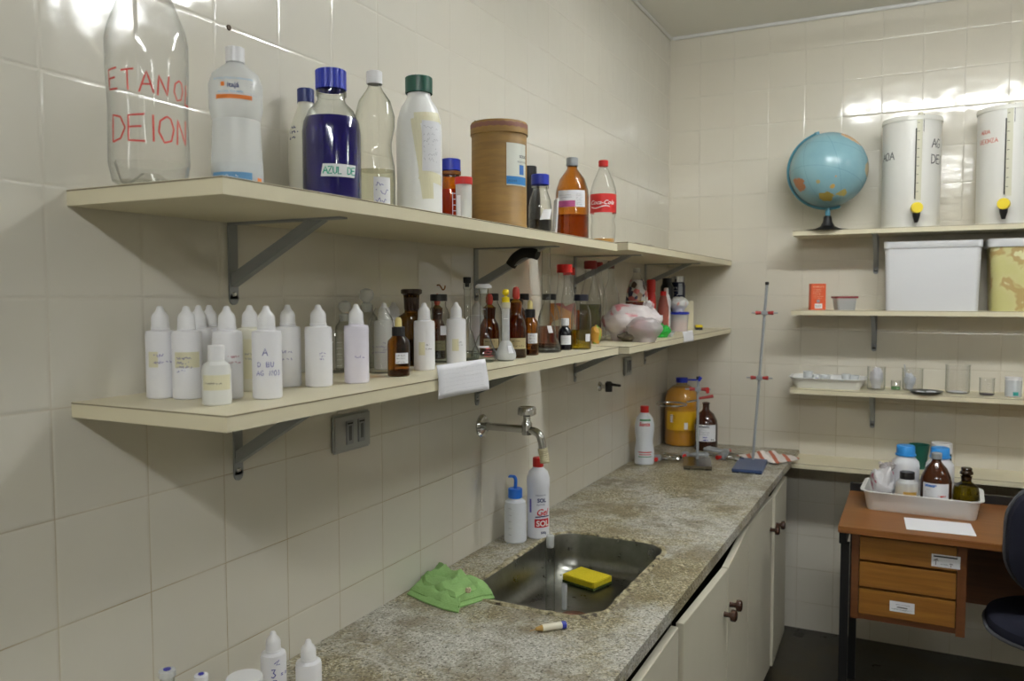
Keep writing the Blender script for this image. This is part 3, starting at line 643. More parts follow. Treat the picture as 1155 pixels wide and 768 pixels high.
# amber litre
P = [(.044, 0), (.047, .004), (.047, .135), (.045, .152), (.036, .180), (.020, .202), (.0145, .210), (.0145, .222)]
t = bottle('reagent_bottle', 'amber litre bottle with grey cap and a white, pink edged label', 'bottle', .160, 2.140, ZU, P, g_amber, [flatcap(.0165, .218, .241, m_grey, 'cap', .0005)], (.08, glass('amber_content', '#dcb270', '#a5722f', .05, .1), .0015))
l = sticker(t, P, -.05, .100, .086, .046, nu=16); Q = cyl(P, -.05, .1, .0010)
flatobj('pink_band', patch(Q, .054, .017, nu=10, u0=-.043), M('pink_print', '#a4487c', .5), l); flatobj('printing', scrib(Q, .046, .006, 2, .0007, 5, u0=-.040, v0=.026), ink_g, l); flatobj('printing', scrib(Q, .026, .030, 7, .0006, 6, u0=.014, v0=.006), ink_g, l)
# cola
P = [(.026, 0), (.034, .006), (.037, .02), (.038, .05), (.035, .075), (.0385, .095), (.0395, .105), (.0395, .160), (.037, .172), (.030, .195), (.018, .222), (.0125, .234), (.0125, .242)]
t = bottle('cola_bottle', 'empty clear cola bottle with red label and red cap at the shelf joint', 'bottle', .172, 2.362, ZU2, P, g_pet, [flatcap(.0145, .238, .256, m_red, 'cap', .0004)], (.018, M('gold_residue', '#c48f3a', .3), .002))
l = sticker(t, [(.0398, .08), (.0398, .17)], 0, .096, .19, .056, M('cola_red', '#c01e1e', .4), nu=30, eps=.0006)
Q = cyl(.0398, -.05, .096, .0013)
flatobj('logo', typed(Q, 'Coca-Cola', .0180, -.042, .024, shear=.35, bold=.014), ink_w, l)
flatobj('logo_wave', strokes(Q, [[(-.038+.006*i, .016-.0035*sin(i*.6)) for i in range(11)]], .0028), ink_w, l)
o = obj('plastic_film', patch(lambda u, v: Vector((u, v, .0015+.004*abs(noise.noise(Vector((u*50, v*50, 3)))))), .12, .20, nu=14, nv=18), g_film); o.location = (.225, 2.33, ZU2); tag(o, 'loose scrap of clear plastic film lying under the cola bottle', 'film')

# --- lower near shelf, behind and between
def amber_dropper(x, y, label, bulb=m_ylbulb, h=.107, r=.020, g=g_amber, lab=True, grp=None, capm=m_black, nm='dropper_bottle'):
    P = [(r*.93, 0), (r, .002), (r, h*.54), (r*.93, h*.60), (r*.55, h*.68), (r*.45, h*.70)]
    t = bottle(nm, label, 'bottle', x, y, ZL, P, g, [flatcap(r*.56, h*.68, h*.835, capm, 'collar', .0005), ([(r*.30, h*.83), (r*.32, h*.85), (r*.30, h*.94), (r*.2, h*.985), (0, h)], bulb, 'rubber_bulb')], (h*.10, M('brown_residue', '#2a1205', .15), .001), grp)
    if lab:
        l = sticker(t, P, .35, h*.22, r*1.25, h*.18); flatobj('handwriting', scrib(cyl(P, .35, h*.25, .001), r*1.05, h*.11, 3, .0006, 7), ink_k, l)
    return t
amber_dropper(.200, 1.218, 'small amber dropper bottle with pale yellow bulb and a white label, at the shelf edge')
amber_dropper(.198, 1.781, 'amber dropper bottle with pale yellow bulb, beside the tall conical flask', h=.134, r=.021)
def tk(x, y, label, bulb=True, h=.145, r=.024, dark=False):   # ground-neck amber bottle, red rubber bulb
    P = [(r*.93, 0), (r, .003), (r, h*.40), (r*.9, h*.50), (r*.62, h*.585), (r*.56, h*.60), (r*.62, h*.76), (r*.70, h*.775)]
    t = bottle('dropper_bottle', label, 'bottle', x, y, ZL, P, g_dark if dark else g_amber, [([(r*.52, h*.6), (r*.6, h*.78), (r*.4, h*.80), (r*.3, h*.82)], M('dark_stopper', '#6b4a14', .2), 'stopper'), ([(r*.26, h*.82), (r*.36, h*.86), (r*.34, h*.95), (r*.24, h*.985), (0, h)], M('red_rubber', '#b5382a', .5), 'rubber_bulb')], (h*.12, M('brown_residue', '#2a1205', .15), .001))
    l = sticker(t, P, .25, h*.13, r*1.7, h*.15, M('stained_label', '#a89a72', .7)); flatobj('handwriting', scrib(cyl(P, .25, h*.17, .001), r*1.3, h*.07, 2, .0009, 8), ink_k, l)
    return t
tk(.202, 1.696, 'amber ground-neck bottle with red rubber bulb and a stained label, at the shelf edge', h=.166)
tk(.120, 1.717, 'dark amber bottle with red rubber bulb behind the white stoppered flasks', h=.150, dark=True)
tk(.052, 1.590, 'dark amber bottle whose red bulb shows beside the cork-black stoppered flask', h=.150, dark=True, r=.02)
# big olive/amber bottle with ground stopper
P = [(.028, 0), (.031, .003), (.031, .085), (.027, .102), (.015, .110), (.014, .118), (.017, .148), (.018, .150)]
t = bottle('stoppered_bottle', 'wide amber bottle of olive and black liquid with a flat ground stopper', 'bottle', .098, 1.415, ZL, P, glass('amber_olive', '#b7962c', '#5a4410', .04, .4), [([(.0135, .112), (.0155, .118), (.0165, .146), (.022, .150), (.022, .157), (.019, .159), (0, .159)], M('smoky_stopper', '#2b1b0e', .15), 'stopper')], (.055, l_dark, .0015))
# clear bottle with black cap
P = [(.021, 0), (.0225, .002), (.0225, .105), (.020, .115), (.016, .121), (.016, .132)]
t = bottle('clear_bottle', 'clear glass bottle with black cap between two white dropper bottles', 'bottle', .110, 1.503, ZL, P, g_clear, [flatcap(.0185, .133, .148, m_black)], (.07, l_clear, .001)); l = sticker(t, P, .45, .060, .014, .020)
# beaker
def beaker(x, y, z, r, h, label, spout=True, g=g_thin, group=None):
    t = thing('beaker', label, 'beaker', (x, y, z), face(x, y), group); bm = LT([(0, .002), (r*.9, .002), (r, .006), (r, h-.003), (r*1.07, h), (r*1.04, h-.001), (r*.97, h-.005), (r*.965, .007), (r*.86, .004), (0, .004)], 36)
    obj('body', bm, g, t)
    flatobj('graduations', strokes(cyl(r, .3, 0), [[(-.006, h*.2+i*h*.13), (.004, h*.2+i*h*.13)] for i in range(5)], .0006), ink_w, t); return t
beaker(.062, 1.210, ZL, .030, .082, 'small glass beaker behind the lilac dropper bottle')
P = [(.020, 0), (.022, .002), (.022, .085), (.020, .098), (.014, .106), (.012, .112), (.012, .122)]
def gstop(x, y, label, s=1.0):
    Q = [(r*s, z*s) for r, z in P]
    t = bottle('stoppered_bottle', label, 'bottle', x, y, ZL, Q, g_clear, [([(.0095*s, .108*s), (.011*s, .123*s), (.006*s, .127*s), (.013*s, .134*s), (.0145*s, .142*s), (.012*s, .150*s), (.004*s, .1535*s), (0, .154*s)], g_frost, 'stopper')]); return t
gstop(.046, 1.331, 'clear glass bottle with a frosted disc stopper, behind the lilac dropper bottle', 1.04)
gstop(.034, 1.276, 'clear glass bottle with a rounded stopper at the wall, partly hidden', .88)
P2 = [(.023, 0), (.025, .003), (.025, .085), (.022, .102), (.012, .118), (.010, .122)]
t = bottle('clear_bottle', 'round-shouldered clear bottle with violet writing, left of the amber dropper', 'bottle', .135, 1.255, ZL, P2, g_clear); l = flatobj('handwriting', scrib(cyl(P2, .0, .04), .035, .010, 2, .0008, 17), ink_v, t)
# volumetric flasks
def vflask(x, y, z, label, H_, R, nr, neck0, stopper=None, liquid=None, lab=None, gl=g_flask, sname='stopper', cat='flask', flatb=False, group=None):
    P = [(R*.72, 0), (R*.95, .004), (R, R*.45), (R*.96, R*.8), (R*.7, R*1.35), (nr*1.6, neck0-R*.25), (nr, neck0), (nr, H_-.014), (nr*1.25, H_-.012), (nr*1.25, H_)]
    if flatb: P = [(R*.94, 0), (R, .003), (R*.97, R*.3), (R*.72, R*.85), (nr*1.7, neck0-R*.35), (nr, neck0), (nr, H_-.004), (nr*1.15, H_)]
    t = bottle('volumetric_flask', label, cat, x, y, z, P, gl, None, liquid, group)
    flatobj('fill_line', strokes(cyl(P, 0, 0), [[(nr*cos(0)*a, H_*.72) for a in (-1.4, -.7, 0, .7, 1.4)]], .0008), ink_w, t)
    if stopper: obj(sname, LT(stopper[0], 20), stopper[1], t)
    if lab: lab(t, P)
    return t
def vs(h, r, m): return ([(r*.55, h-.008), (r*.6, h), (r, h+.001), (r*1.05, h+.013), (r*.9, h+.014), (0, h+.014)], m)
vflask(.140, 1.575, ZL, 'slim clear volumetric flask with a black rubber bung', .172, .027, .0075, .070, vs(.172, .0085, m_rubber), (.02, l_clear, .001))
vflask(.192, 1.556, ZL, 'clear volumetric flask with wide white plastic stopper and red mark, behind the paper note', .160, .028, .0085, .062, ([(.007, .15), (.008, .160), (.018, .161), (.018, .166), (.012, .170), (.008, .170), (0, .169)], m_cap), (.018, l_clear, .001), lambda t, P: (flatobj('handwriting', scrib(cyl(P, .45, .014), .022, .016, 4, .0012, 5), M('pinkish_ink', '#c8565e', .6), t), sticker(t, P, 0, .032, .03, .004)))
vflask(.222, 1.603, ZL, 'white-necked volumetric flask with a bright yellow stopper at the shelf edge', .130, .023, .0085, .045, ([(.007, .12), (.0085, .131), (.0085, .141), (.003, .142), (.002, .144), (.0065, .147), (.008, .152), (.0055, .158), (0, .159)], m_yel), (.015, M('white_powder', '#d8d8d6', .6), .001), lambda t, P: sticker(t, P, .6, .018, .014, .016), gl=g_frost)
vflask(.190, 1.893, ZL, 'tall conical glass flask with a long open neck, partly filled, at the shelf edge', .275, .040, .0115, .105, None, (.020, glass('grey_liquid', '#c9cdd0', '#6a6e70', .02, .5), .0012), lambda t, P: flatobj('white_patch', patch(lambda u, v: cyl(P, .5, .05, .0006)(u-v*.3, v), .020, .018), m_label, t), flatb=True)
# right end of that shelf
P = [(.0165, 0), (.018, .002), (.018, .045), (.015, .054), (.009, .061), (.009, .066)]
t = bottle('serum_bottle', 'small black bottle with white cap and white label, right of the conical flask', 'bottle', .203, 1.988, ZL, P, M('black_glass', '#0f0f16', .1), [flatcap(.0105, .065, .084, m_cap, 'cap', .0004)]); l = sticker(t, P, .2, .015, .030, .024); flatobj('handwriting', scrib(cyl(P, .2, .020, .001), .024, .012, 3, .0006, 7), ink_g, l)
P = [(.0255, 0), (.027, .002), (.027, .085), (.024, .105), (.017, .122), (.0165, .130)]
t = bottle('clear_bottle', 'clear glass bottle with black cap holding yellow liquid, last on the near lower shelf', 'bottle', .232, 2.030, ZL, P, g_clear, [flatcap(.0195, .130, .147, M('navy_black', '#16182a', .4))], (.052, l_yel, .0012)); sticker(t, P, .75, .022, .016, .020)
P = [(.028, 0), (.030, .002), (.030, .080), (.027, .100), (.017, .122), (.016, .132)]
t = bottle('clear_bottle', 'wide clear bottle with black cap behind the small black bottle', 'bottle', .130, 2.050, ZL, P, g_clear, [flatcap(.0195, .132, .149, m_black)], (.06, glass('pink_liquid', '#dcb8a8', '#a08070', .02, .1), .001))
def capb(x, y, label, h, r, m, capm=m_black, nm='reagent_bottle'):
    P = [(r*.93, 0), (r, .003), (r, h*.62), (r*.85, h*.74), (r*.5, h*.85), (r*.5, h*.9)]
    return bottle(nm, label, 'bottle', x, y, ZL, P, m, [flatcap(r*.6, h*.88, h, capm)])
capb(.085, 1.935, 'amber bottle with black cap behind the yellow bulb amber dropper', .136, .030, g_dark)
capb(.055, 1.860, 'clear bottle with black cap at the wall above the red bulbs', .150, .024, g_clear)
capb(.048, 2.062, 'clear bottle with a small black cap right against the wall', .150, .022, g_clear)
# note hanging over shelf edge (taped, not parallel)
def note(name, pts, label, ink=None):
    a, b, c, d = [Vector(p) for p in pts]; bm = bmesh.new()
    f = lambda s, tt: (a*(1-s)+b*s)*(1-tt)+(d*(1-s)+c*s)*tt+Vector((.001*sin(tt*pi)+.0015*sin(s*5+tt*3), 0, 0))
    g = [[bm.verts.new(f(i/8, j/6)) for i in range(9)] for j in range(7)]
    for j in range(6):
        for i in range(8): bm.faces.new([g[j][i], g[j+1][i], g[j+1][i+1], g[j][i+1]])
    t = tag(obj(name, bm, m_paper), label, 'note'); solid(t, .0004)
    return t, f
X1 = .303
t, f = note('paper_note', [(.2915, 1.200, 1.354), (.2945, 1.375, 1.353), (.2965, 1.382, 1.2925), (.2925, 1.203, 1.2935)], 'white paper note with faint pencilled lines hanging on the near lower shelf edge')
bm = bmesh.new(); R_ = random.Random(3)
for j in range(6):
    L = [(.08+.8*i/40, .18+.12*j+.02*R_.uniform(-1, 1)) for i in range(41)]
    for (a, b), (c, d) in zip(L, L[1:]):
        if R_.random() < .75:
            v = [bm.verts.new(f(*q)+Vector((.0011, 0, 0))) for q in ((a, b), (c, d), (c, d+.010), (a, b+.010))]; bm.faces.new(v)
flatobj('handwriting', bm, M('pencil', '#d6d6dc', .7), t)
note('paper_tag', [(.2915, 2.86, 1.343), (.2915, 3.01, 1.344), (.293, 3.014, 1.303), (.293, 2.866, 1.303)], 'small white paper tag stuck to the corner lower shelf edge')

# --- lower corner shelf
ZL2 = 1.325
def tallb(x, y, label, h, r, mat, liq=None, capm=m_red, capr=.4):
    P = [(r*.9, 0), (r, .004), (r, h*.48), (r*.9, h*.58), (r*capr*.9, h*.76), (r*capr*.85, h*.92)]
    return bottle('tall_bottle', label, 'bottle', x, y, ZL2, P, mat, [flatcap(r*capr, h*.90, h, capm, 'cap', .0005)], liq, 'red capped bottles on the corner shelf')
tallb(.112, 2.200, 'clear bottle with bright red cap, nearest on the corner shelf', .240, .030, g_pet, capr=.75)
tallb(.085, 2.300, 'clear bottle with smaller red cap, second on the corner shelf', .235, .026, g_pet, capr=.7)
tallb(.080, 2.495, 'clear bottle with dark red cap and yellow-green contents behind the strut', .262, .036, g_pet, (.12, glass('olive_liquid', '#b9bd50', '#6c6c18', .04, .1), .0012), M('dark_red_cap', '#8a1a1c', .4), .58)
tallb(.060, 2.610, 'clear bottle with dark red cap right behind the yellow-green one', .262, .032, g_pet, None, M('dark_red_cap', '#8a1a1c', .4), .6)
tallb(.055, 2.765, 'clear slim bottle with maroon cap beside the round soft drink bottle', .272, .030, g_pet, None, M('maroon_cap', '#5a2020', .4), .4)
# packets behind the bottles
def pouch(x, y, rz, w, h, d, mats, label, z=ZL2, seed=1):
    t = thing('food_packet', label, 'packet', (x, y, z), rz); bm = bmesh.new(); nu, nv = 12, 14
    for s in (1, -1):
        g = [[bm.verts.new((-w/2+w*i/nu, s*d/2*(max(0, sin(pi*i/nu))**.5)*(max(0, 1-(j/nv)**3))**.6+.003*noise.noise(Vector((i*.7, j*.7, seed+s))), h*j/nv)) for i in range(nu+1)] for j in range(nv+1)]
        for j in range(nv):
            for i in range(nu): bm.faces.new([g[j][i], g[j][i+1], g[j+1][i+1], g[j+1][i]] if s < 0 else [g[j][i], g[j+1][i], g[j+1][i+1], g[j][i+1]])
    bmesh.ops.remove_doubles(bm, verts=bm.verts, dist=.0004)
    m = M('packet_%d' % seed, mats[0], .35); q = N(m); P = q.pos(True)
    v = q.n('ShaderNodeTexVoronoi', i_Scale=28.0); q.l(P, v.inputs['Vector']); sc = q.n('ShaderNodeSeparateColor'); q.l(v.outputs['Color'], sc.inputs[0])
    q.l(q.ramp(sc.outputs[0], [(i/len(mats), c) for i, c in enumerate(mats)], 'CONSTANT'), q.b.inputs['Base Color'])
    obj('wrapper', bm, m, t); return t
pouch(.042, 2.352, face(.05, 2.35), .080, .125, .03, ['#c23a26', '#d98a2a', '#d8cdb0', '#b83422'], 'red and orange printed packet against the wall behind the capped bottles', seed=11)
pouch(.040, 2.56, face(.05, 2.56), .07, .10, .02, ['#c9a23a', '#c65a28', '#7f9a4a'], 'yellow printed packet against the wall beside the red and orange one', seed=12)
# soft drink bottle upside wide, printed
P = [(.030, 0), (.038, .006), (.040, .03), (.040, .095), (.042, .12), (.038, .16), (.026, .20), (.014, .225), (.012, .238)]
t = bottle('juice_bottle', 'round plastic bottle with printed sleeve and red-brown liquid behind the bag', 'bottle', .100, 2.925, ZL2, P, g_pet, [flatcap(.0145, .234, .25, g_frost)], (.125, l_rb, .0015))
def sleeve_mat():
    m = M('printed_sleeve', '#b8b0a8', .3); q = N(m); Pn = q.pos(True); v = q.n('ShaderNodeTexVoronoi', i_Scale=55.0); q.l(Pn, v.inputs['Vector']); sc = q.n('ShaderNodeSeparateColor'); q.l(v.outputs['Color'], sc.inputs[0])
    q.l(q.ramp(sc.outputs[0], [(0, '#c9c6c4'), (.4, '#4a3a33'), (.55, '#a98a70'), (.7, '#3b3350'), (.85, '#c46a6a')], 'CONSTANT'), q.b.inputs['Base Color']); return m
flatobj('printed_sleeve', patch(cyl(P, 0, .128, .0008), .22, .080, nu=30, nv=8), sleeve_mat(), t)
# ketchup style red bottle
P = [(.022, 0), (.024, .004), (.024, .06), (.018, .085), (.019, .12), (.017, .15), (.012, .165)]
bottle('squeeze_bottle', 'slim red squeeze bottle behind the soft drink bottle', 'bottle', .110, 3.075, ZL2, P, m_red, [([(.017, .16), (.017, .205), (.015, .21), (0, .21)], m_red, 'cap')])
o = obj('yellow_box', BX(-.009, .009, -.025, .025, 0, .135, bev=.001), m_yel); o.location = (.085, 3.02, ZL2); o.rotation_euler = (0, 0, .5); tag(o, 'thin yellow carton between the soft drink bottle and the red bottle', 'carton')
P = [(.016, 0), (.018, .003), (.018, .13), (.012, .15), (.009, .155)]
bottle('white_bottle', 'slim white squeeze bottle next to the red one', 'bottle', .125, 3.235, ZL2, P, m_white, [([(.009, .15), (.009, .178), (0, .18)], m_cap, 'cap')])
bottle('clear_bottle', 'reddish translucent bottle in front of the slim red squeeze bottle', 'bottle', .14, 3.14, ZL2, [(.02, 0), (.022, .003), (.022, .1), (.016, .13), (.01, .15)], glass('rosy_pet', '#dca090', '#a05a4a', .08, .3, .35, '#c8877a'), [flatcap(.012, .148, .165, m_red)])
P = [(.032, 0), (.034, .003), (.034, .190), (.030, .205), (.020, .208)]
t = bottle('spray_can', 'dark blue and silver spray can at the end of the corner shelf', 'can', .095, 3.520, ZL2, P, M('can_navy', '#1c2440', .3, .3), [flatcap(.031, .206, .232, m_chrome)])
sticker(t, P, .4, .15, .02, .05, M('can_silver', '#a9adb5', .3, .6), 'silver_panel'); sticker(t, P, -.1, .118, .05, .016, M('can_lime', '#9aa33a', .5), 'lime_band'); flatobj('printing', scrib(cyl(P, -.3, .152), .03, .03, 3, .0018, 6), ink_w, t)
bottle('spray_can', 'black aerosol can against the wall beside the dark blue can', 'can', .075, 3.425, ZL2, [(.026, 0), (.028, .003), (.028, .185), (.02, .2)], m_black, [flatcap(.02, .2, .222, m_black)])
P = [(.034, 0), (.036, .003), (.040, .070), (.041, .072)]
t = bottle('plastic_tub', 'clear plastic tub with blue lid and pink contents near the shelf end', 'tub', .160, 3.300, ZL2, P, g_frost, [([(.041, .070), (.043, .071), (.043, .078), (.04, .080), (0, .080)], m_blue, 'lid')], (.045, M('pale_pink', '#d8a89c', .7), .002))
def blob(w, d, h, seed, amp, nz=26.0, sub=4, pinch=1.0):
    bm = bmesh.new(); bmesh.ops.create_icosphere(bm, subdivisions=sub, radius=1)
    for v in bm.verts:
        c = v.co.copy(); k = 1+amp*noise.noise(c*1.7+Vector((seed, 0, 0)))+amp*.30*noise.noise(c*4.2+Vector((seed, 3, 0)))
        z = (c.z+1)/2; v.co = Vector((c.x*w/2*k*(pinch+(1-pinch)*(1-z)), c.y*d/2*k*(pinch+(1-pinch)*(1-z)), max(0, (z**.8)*h*k-.0)))
        if z < .12: v.co.z = 0
        v.co += c*.0020*noise.noise(c*9)
        v.co.z = max(0, v.co.z)
    return bm
def print_mat(name, base, ink, sc, thr, film=True):
    m = M(name, base, .3, Transmission_Weight=0.0); q = N(m); P = q.pos(True); n = q.noise(P, sc, 2, .5, .6)
    f = q.ramp(n, [(thr, '#000000'), (thr+.05, '#ffffff')]); q.l(q.mix(f, base, ink), q.b.inputs['Base Color'])
    q.b.inputs['Alpha'].default_value = .86 if film else 1; q.bump(q.noise(P, 30, 3, .55, .8), .6, .003); return m
o = obj('foam_cup', blob(.075, .075, .062, 5, .12), print_mat('white_pink_wrap', '#dedede', '#d99a90', 24, .6, False)); o.location = (.160, 3.300, ZL2+.0805); tag(o, 'crumpled white wrapped bundle resting on the blue lidded tub', 'bundle')
o = obj('cream_carton', BX(-.022, .022, -.012, .012, 0, .125, bev=.002), M('cream_card', '#cfc8ac', .7)); o.location = (.165, 3.430, ZL2); o.rotation_euler = (0, 0, .45); tag(o, 'cream carton standing right of the blue lidded tub', 'carton')
t = thing('serum_bottle', 'tiny brown bottle with white cap between the bag and the tub', 'bottle', (.205, 2.875, ZL2), 0)
obj('body', LT([(0, 0), (.013, 0), (.0145, .002), (.0145, .040), (.008, .052), (.008, .058)], 20), M('brown_vial', '#3a1a12', .2), t); obj('cap', LT(flatcap(.0095, .057, .077)[0], 20), m_cap, t)
o = obj('green_bag', blob(.055, .06, .045, 9, .3), g_green); o.location = (.235, 2.800, ZL2); tag(o, 'small bright green plastic packet right of the large bag', 'packet')
o = obj('foil_ball', blob(.03, .03, .022, 19, .3), M('silver_foil', '#c2c6cc', .3, .7)); o.location = (.245, 2.860, ZL2); tag(o, 'small silvery crumpled wrapper beside the green packet', 'wrapper')
t = thing('soap_box', 'small yellow and black box at the far end of the corner shelf', 'box', (.200, 3.480, ZL2), .3)
obj('base', BX(-.014, .014, -.032, .032, 0, .011), m_black, t, smooth=False); obj('lid', BX(-.015, .015, -.033, .033, .0115, .021, bev=.001), m_yel, t)
t = thing('plastic_bag', 'translucent white carrier bag with pink lettering bulging on the corner shelf', 'bag', (.200, 2.560, ZL2), face(.19, 2.56))
bgm = print_mat('carrier_bag', '#d9d0d0', '#cf7f88', 17, .53)
obj('bag_film', blob(.205, .14, .122, 2, .085, pinch=.86, sub=5), bgm, t)
obj('knot', blob(.03, .03, .03, 7, .4), bgm, t, (.055, -.01, .098))
obj('content', blob(.09, .07, .03, 4, .2), M('grey_content', '#5d5548', .8), t, (.0, -.055, .001))
g2 = thing('plastic_bag', 'smaller wrinkled clear bag slumped in front of the carrier bag', 'bag', (.262, 2.500, ZL2), face(.26, 2.5)); obj('bag_film', blob(.115, .065, .078, 12, .12, sub=4), g_film, g2)
g3 = thing('food_packet', 'green and yellow packet showing left of the carrier bag', 'packet', (.150, 2.36, ZL2), face(.15, 2.36)); obj('wrapper', blob(.036, .04, .055, 15, .15), print_mat('grn_yel', '#c9973a', '#7da24a', 20, .5, False), g3)

# ------------------------------------------------------------------ on the bench
ZB = ZC
P = [(.028, 0), (.031, .004), (.031, .098), (.028, .112), (.017, .120), (.016, .124)]
t = thing('wash_bottle', 'clear plastic wash bottle with bright blue cap and bent blue spout', 'bottle', (.056, 1.985, ZB), face(.056, 1.985))
obj('body', LT(closed(P), 30), M('wash_pe', '#dde1e8', .35, Transmission_Weight=.04), t); obj('cap', LT([(.0185, .122), (.0195, .123), (.0195, .146), (.018, .148), (0, .148)], 36, ridge=.0006), m_lblue, t)
obj('spout', TB(smoothpath([(0, 0, .146), (.001, 0, .160), (.001, 0, .172), (-.003, 0, .1795), (-.012, 0, .181), (-.019, 0, .179)]), [.005]*20+[.004]*8+[.0025]*3, 10), m_lblue, t)
flatobj('graduations', strokes(cyl(P, -.45, 0), [[(-.006, .025+i*.018), (.004, .025+i*.018)] for i in range(5)], .0008), ink_g, t)
P = [(.028, 0), (.031, .004), (.031, .135), (.0325, .150), (.032, .168), (.027, .186), (.014, .198), (.013, .202)]
t = thing('gel_bottle', 'tall white gel bottle with red flip cap and red and blue print by the sink', 'bottle', (.096, 2.050, ZB), face(.096, 2.05))
obj('body', LT(closed(P), 32), M('gel_pe', '#e4e6ee', .35), t); obj('cap', LT(flatcap(.0145, .200, .226)[0], 30, ridge=.0008), m_red, t)
Q = cyl(P, .35, 0)
flatobj('printing', typed(Q, 'SOL', .015, -.014, .105, bold=.03, bm=typed(Q, 'Desenvolvido', .0055, -.019, .123, bm=typed(Q, 'ALCOOL', .0065, -.016, .096))), ink_db, t)
flatobj('printing', typed(Q, 'Gel', .026, -.018, .068, shear=.3, bold=.015), M('gel_red', '#c8202c', .5), t)
l = flatobj('red_box', patch(Q, .046, .024, u0=-.022, v0=.034, nu=10), M('gel_red', '#c8202c', .5), t); flatobj('printing', typed(cyl(P, .35, 0, .0012), 'SOL', .022, -.017, .038, bold=.03), ink_w, l)
flatobj('stripe', strokes(Q, [[(-.020, .063), (0, .065), (.026, .064)]], .003), ink_db, t); flatobj('printing', typed(Q, '500g', .009, -.004, .016, bold=.03), ink_db, t); flatobj('printing', patch(cyl(P, -.75, .075), .007, .038, nu=3), ink_v, t)
# sanitary bottle farther back
P = [(.036, 0), (.039, .004), (.039, .055), (.034, .085), (.034, .100), (.039, .135), (.039, .160), (.033, .185), (.018, .205), (.014, .210)]
t = bottle('bleach_bottle', 'clear waisted bottle with red cap and red and green print against the wall', 'bottle', .066, 3.143, ZB, P, M('ice_pe', '#dde2ea', .3, Transmission_Weight=.06), [flatcap(.0165, .208, .234, m_red, 'cap', .0005)])
Q = cyl(P, .1, 0); flatobj('printing', typed(Q, 'Santa', .021, -.026, .158, shear=.1, bold=.025), M('gel_red', '#c8202c', .5), t); flatobj('printing', patch(Q, .052, .007, u0=-.026, v0=.177, nu=12), M('print_green', '#3f8a5a', .5), t); flatobj('printing', patch(Q, .056, .004, u0=-.028, v0=.050, nu=12, bm=patch(Q, .050, .003, u0=-.025, v0=.041, nu=12)), M('gel_red', '#c8202c', .5), t); flatobj('printing', patch(Q, .056, .003, u0=-.028, v0=.032, nu=12), M('print_green', '#3f8a5a', .5), t)
# large yellow jug
P = [(.066, 0), (.075, .006), (.077, .03), (.075, .075), (.077, .08), (.077, .165), (.075, .172), (.077, .18), (.076, .215), (.066, .245), (.040, .268), (.024, .276), (.022, .285)]
t = bottle('oil_jug', 'large clear jug of yellow liquid with a blue handled cap in the corner', 'jug', .092, 3.622, ZB, P, glass('jug_pet', '#f8efc8', '#d0b868', .05, .5, .03), [flatcap(.026, .284, .306, m_blue, 'cap', .0007)], (.262, M('yellow_cleaner', '#c9960f', .2), .002))
obj('cap_handle', BX(.02, .066, -.004, .004, .292, .300, bev=.002), m_blue, t)
l = flatobj('label', patch(cyl([(.079, 0), (.079, 1)], 0, .075, .0005), .150, .085, nu=24), M('yellow_label', '#d8a812', .5), t)
Q = cyl([(.079, 0), (.079, 1)], 0, .075, .0012); flatobj('printing', patch(Q, .016, .030, u0=.012, v0=.006, nu=3, bm=patch(Q, .012, .035, u0=-.052, v0=.035, nu=3)), ink_w, l); flatobj('printing', scrib(Q, .03, .02, 3, .003, 8, u0=-.052, v0=.045), M('label_brown', '#6a3a1a', .6), l)
# brown litre bottle
P = [(.049, 0), (.051, .004), (.051, .110), (.048, .130), (.034, .158), (.018, .172), (.0145, .178), (.0145, .205)]
t = bottle('reagent_bottle', 'dark brown litre bottle with white label, open topped, in front of the yellow jug', 'bottle', .218, 3.556, ZB, P, M('brown_glass', '#38160c', .1, Coat_Weight=.5), [([(.0145, .2), (.017, .201), (.017, .207), (.012, .208), (.012, .19)], M('brown_glass', '#38160c', .1), 'rim')])
l = sticker(t, P, 0, .042, .096, .072, m_label, nu=18, eps=.0008); Q = cyl(P, 0, .042, .0014); flatobj('printing', typed(Q, 'METANOL', .011, -.036, .060, bold=.03, bm=typed(Q, 'P.A.', .010, .022, .004, bold=.03)), ink_k, l); flatobj('printing', scrib(Q, .03, .012, 2, .003, 4, u0=-.012, v0=.006), ink_b, l); flatobj('printing', scrib(Q, .06, .02, 3, .001, 14, u0=-.036, v0=.030), ink_g, l)
# retort stands
def stand(label, loc, rz, bw, bd, bcol, rodx, rodh, clamps, thick=.012):
    t = thing('retort_stand', label, 'stand', loc, rz)
    obj('base_plate', BX(-bw/2, bw/2, -bd/2, bd/2, .004, .004+thick, bev=.002), bcol, t)
    for sx in (-1, 1):
        obj('rubber_pad', BX(sx*bw*.38-.012, sx*bw*.38+.012, -bd/2+.004, bd/2-.004, 0, .0045), m_black, t, smooth=False)
    obj('rod', TB([(rodx[0], rodx[1], .012), (rodx[0]+rodx[2], rodx[1], rodh)], .0055, 14), m_steel, t)
    obj('rod_tip', TB([(rodx[0]+rodx[2], rodx[1], rodh-.006), (rodx[0]+rodx[2], rodx[1], rodh+.006)], .0075, 12), m_black, t)
    for z in clamps:
        xx = rodx[0]+rodx[2]*z/rodh
        c = obj('boss_clamp', BX(xx-.012, xx+.012, rodx[1]-.016, rodx[1]+.012, z-.009, z+.009, bev=.003), m_steel, t)
        for s in (-1, 1):
            obj('red_screw', TB([(xx+s*.012, rodx[1], z), (xx+s*.034, rodx[1], z)], [.006, .0085], 10), M('clamp_red', '#9c2a26', .45), c)
            obj('thumb_screw', TB([(xx+s*.034, rodx[1], z), (xx+s*.05, rodx[1], z)], .003, 8), m_steel, c)
    return t
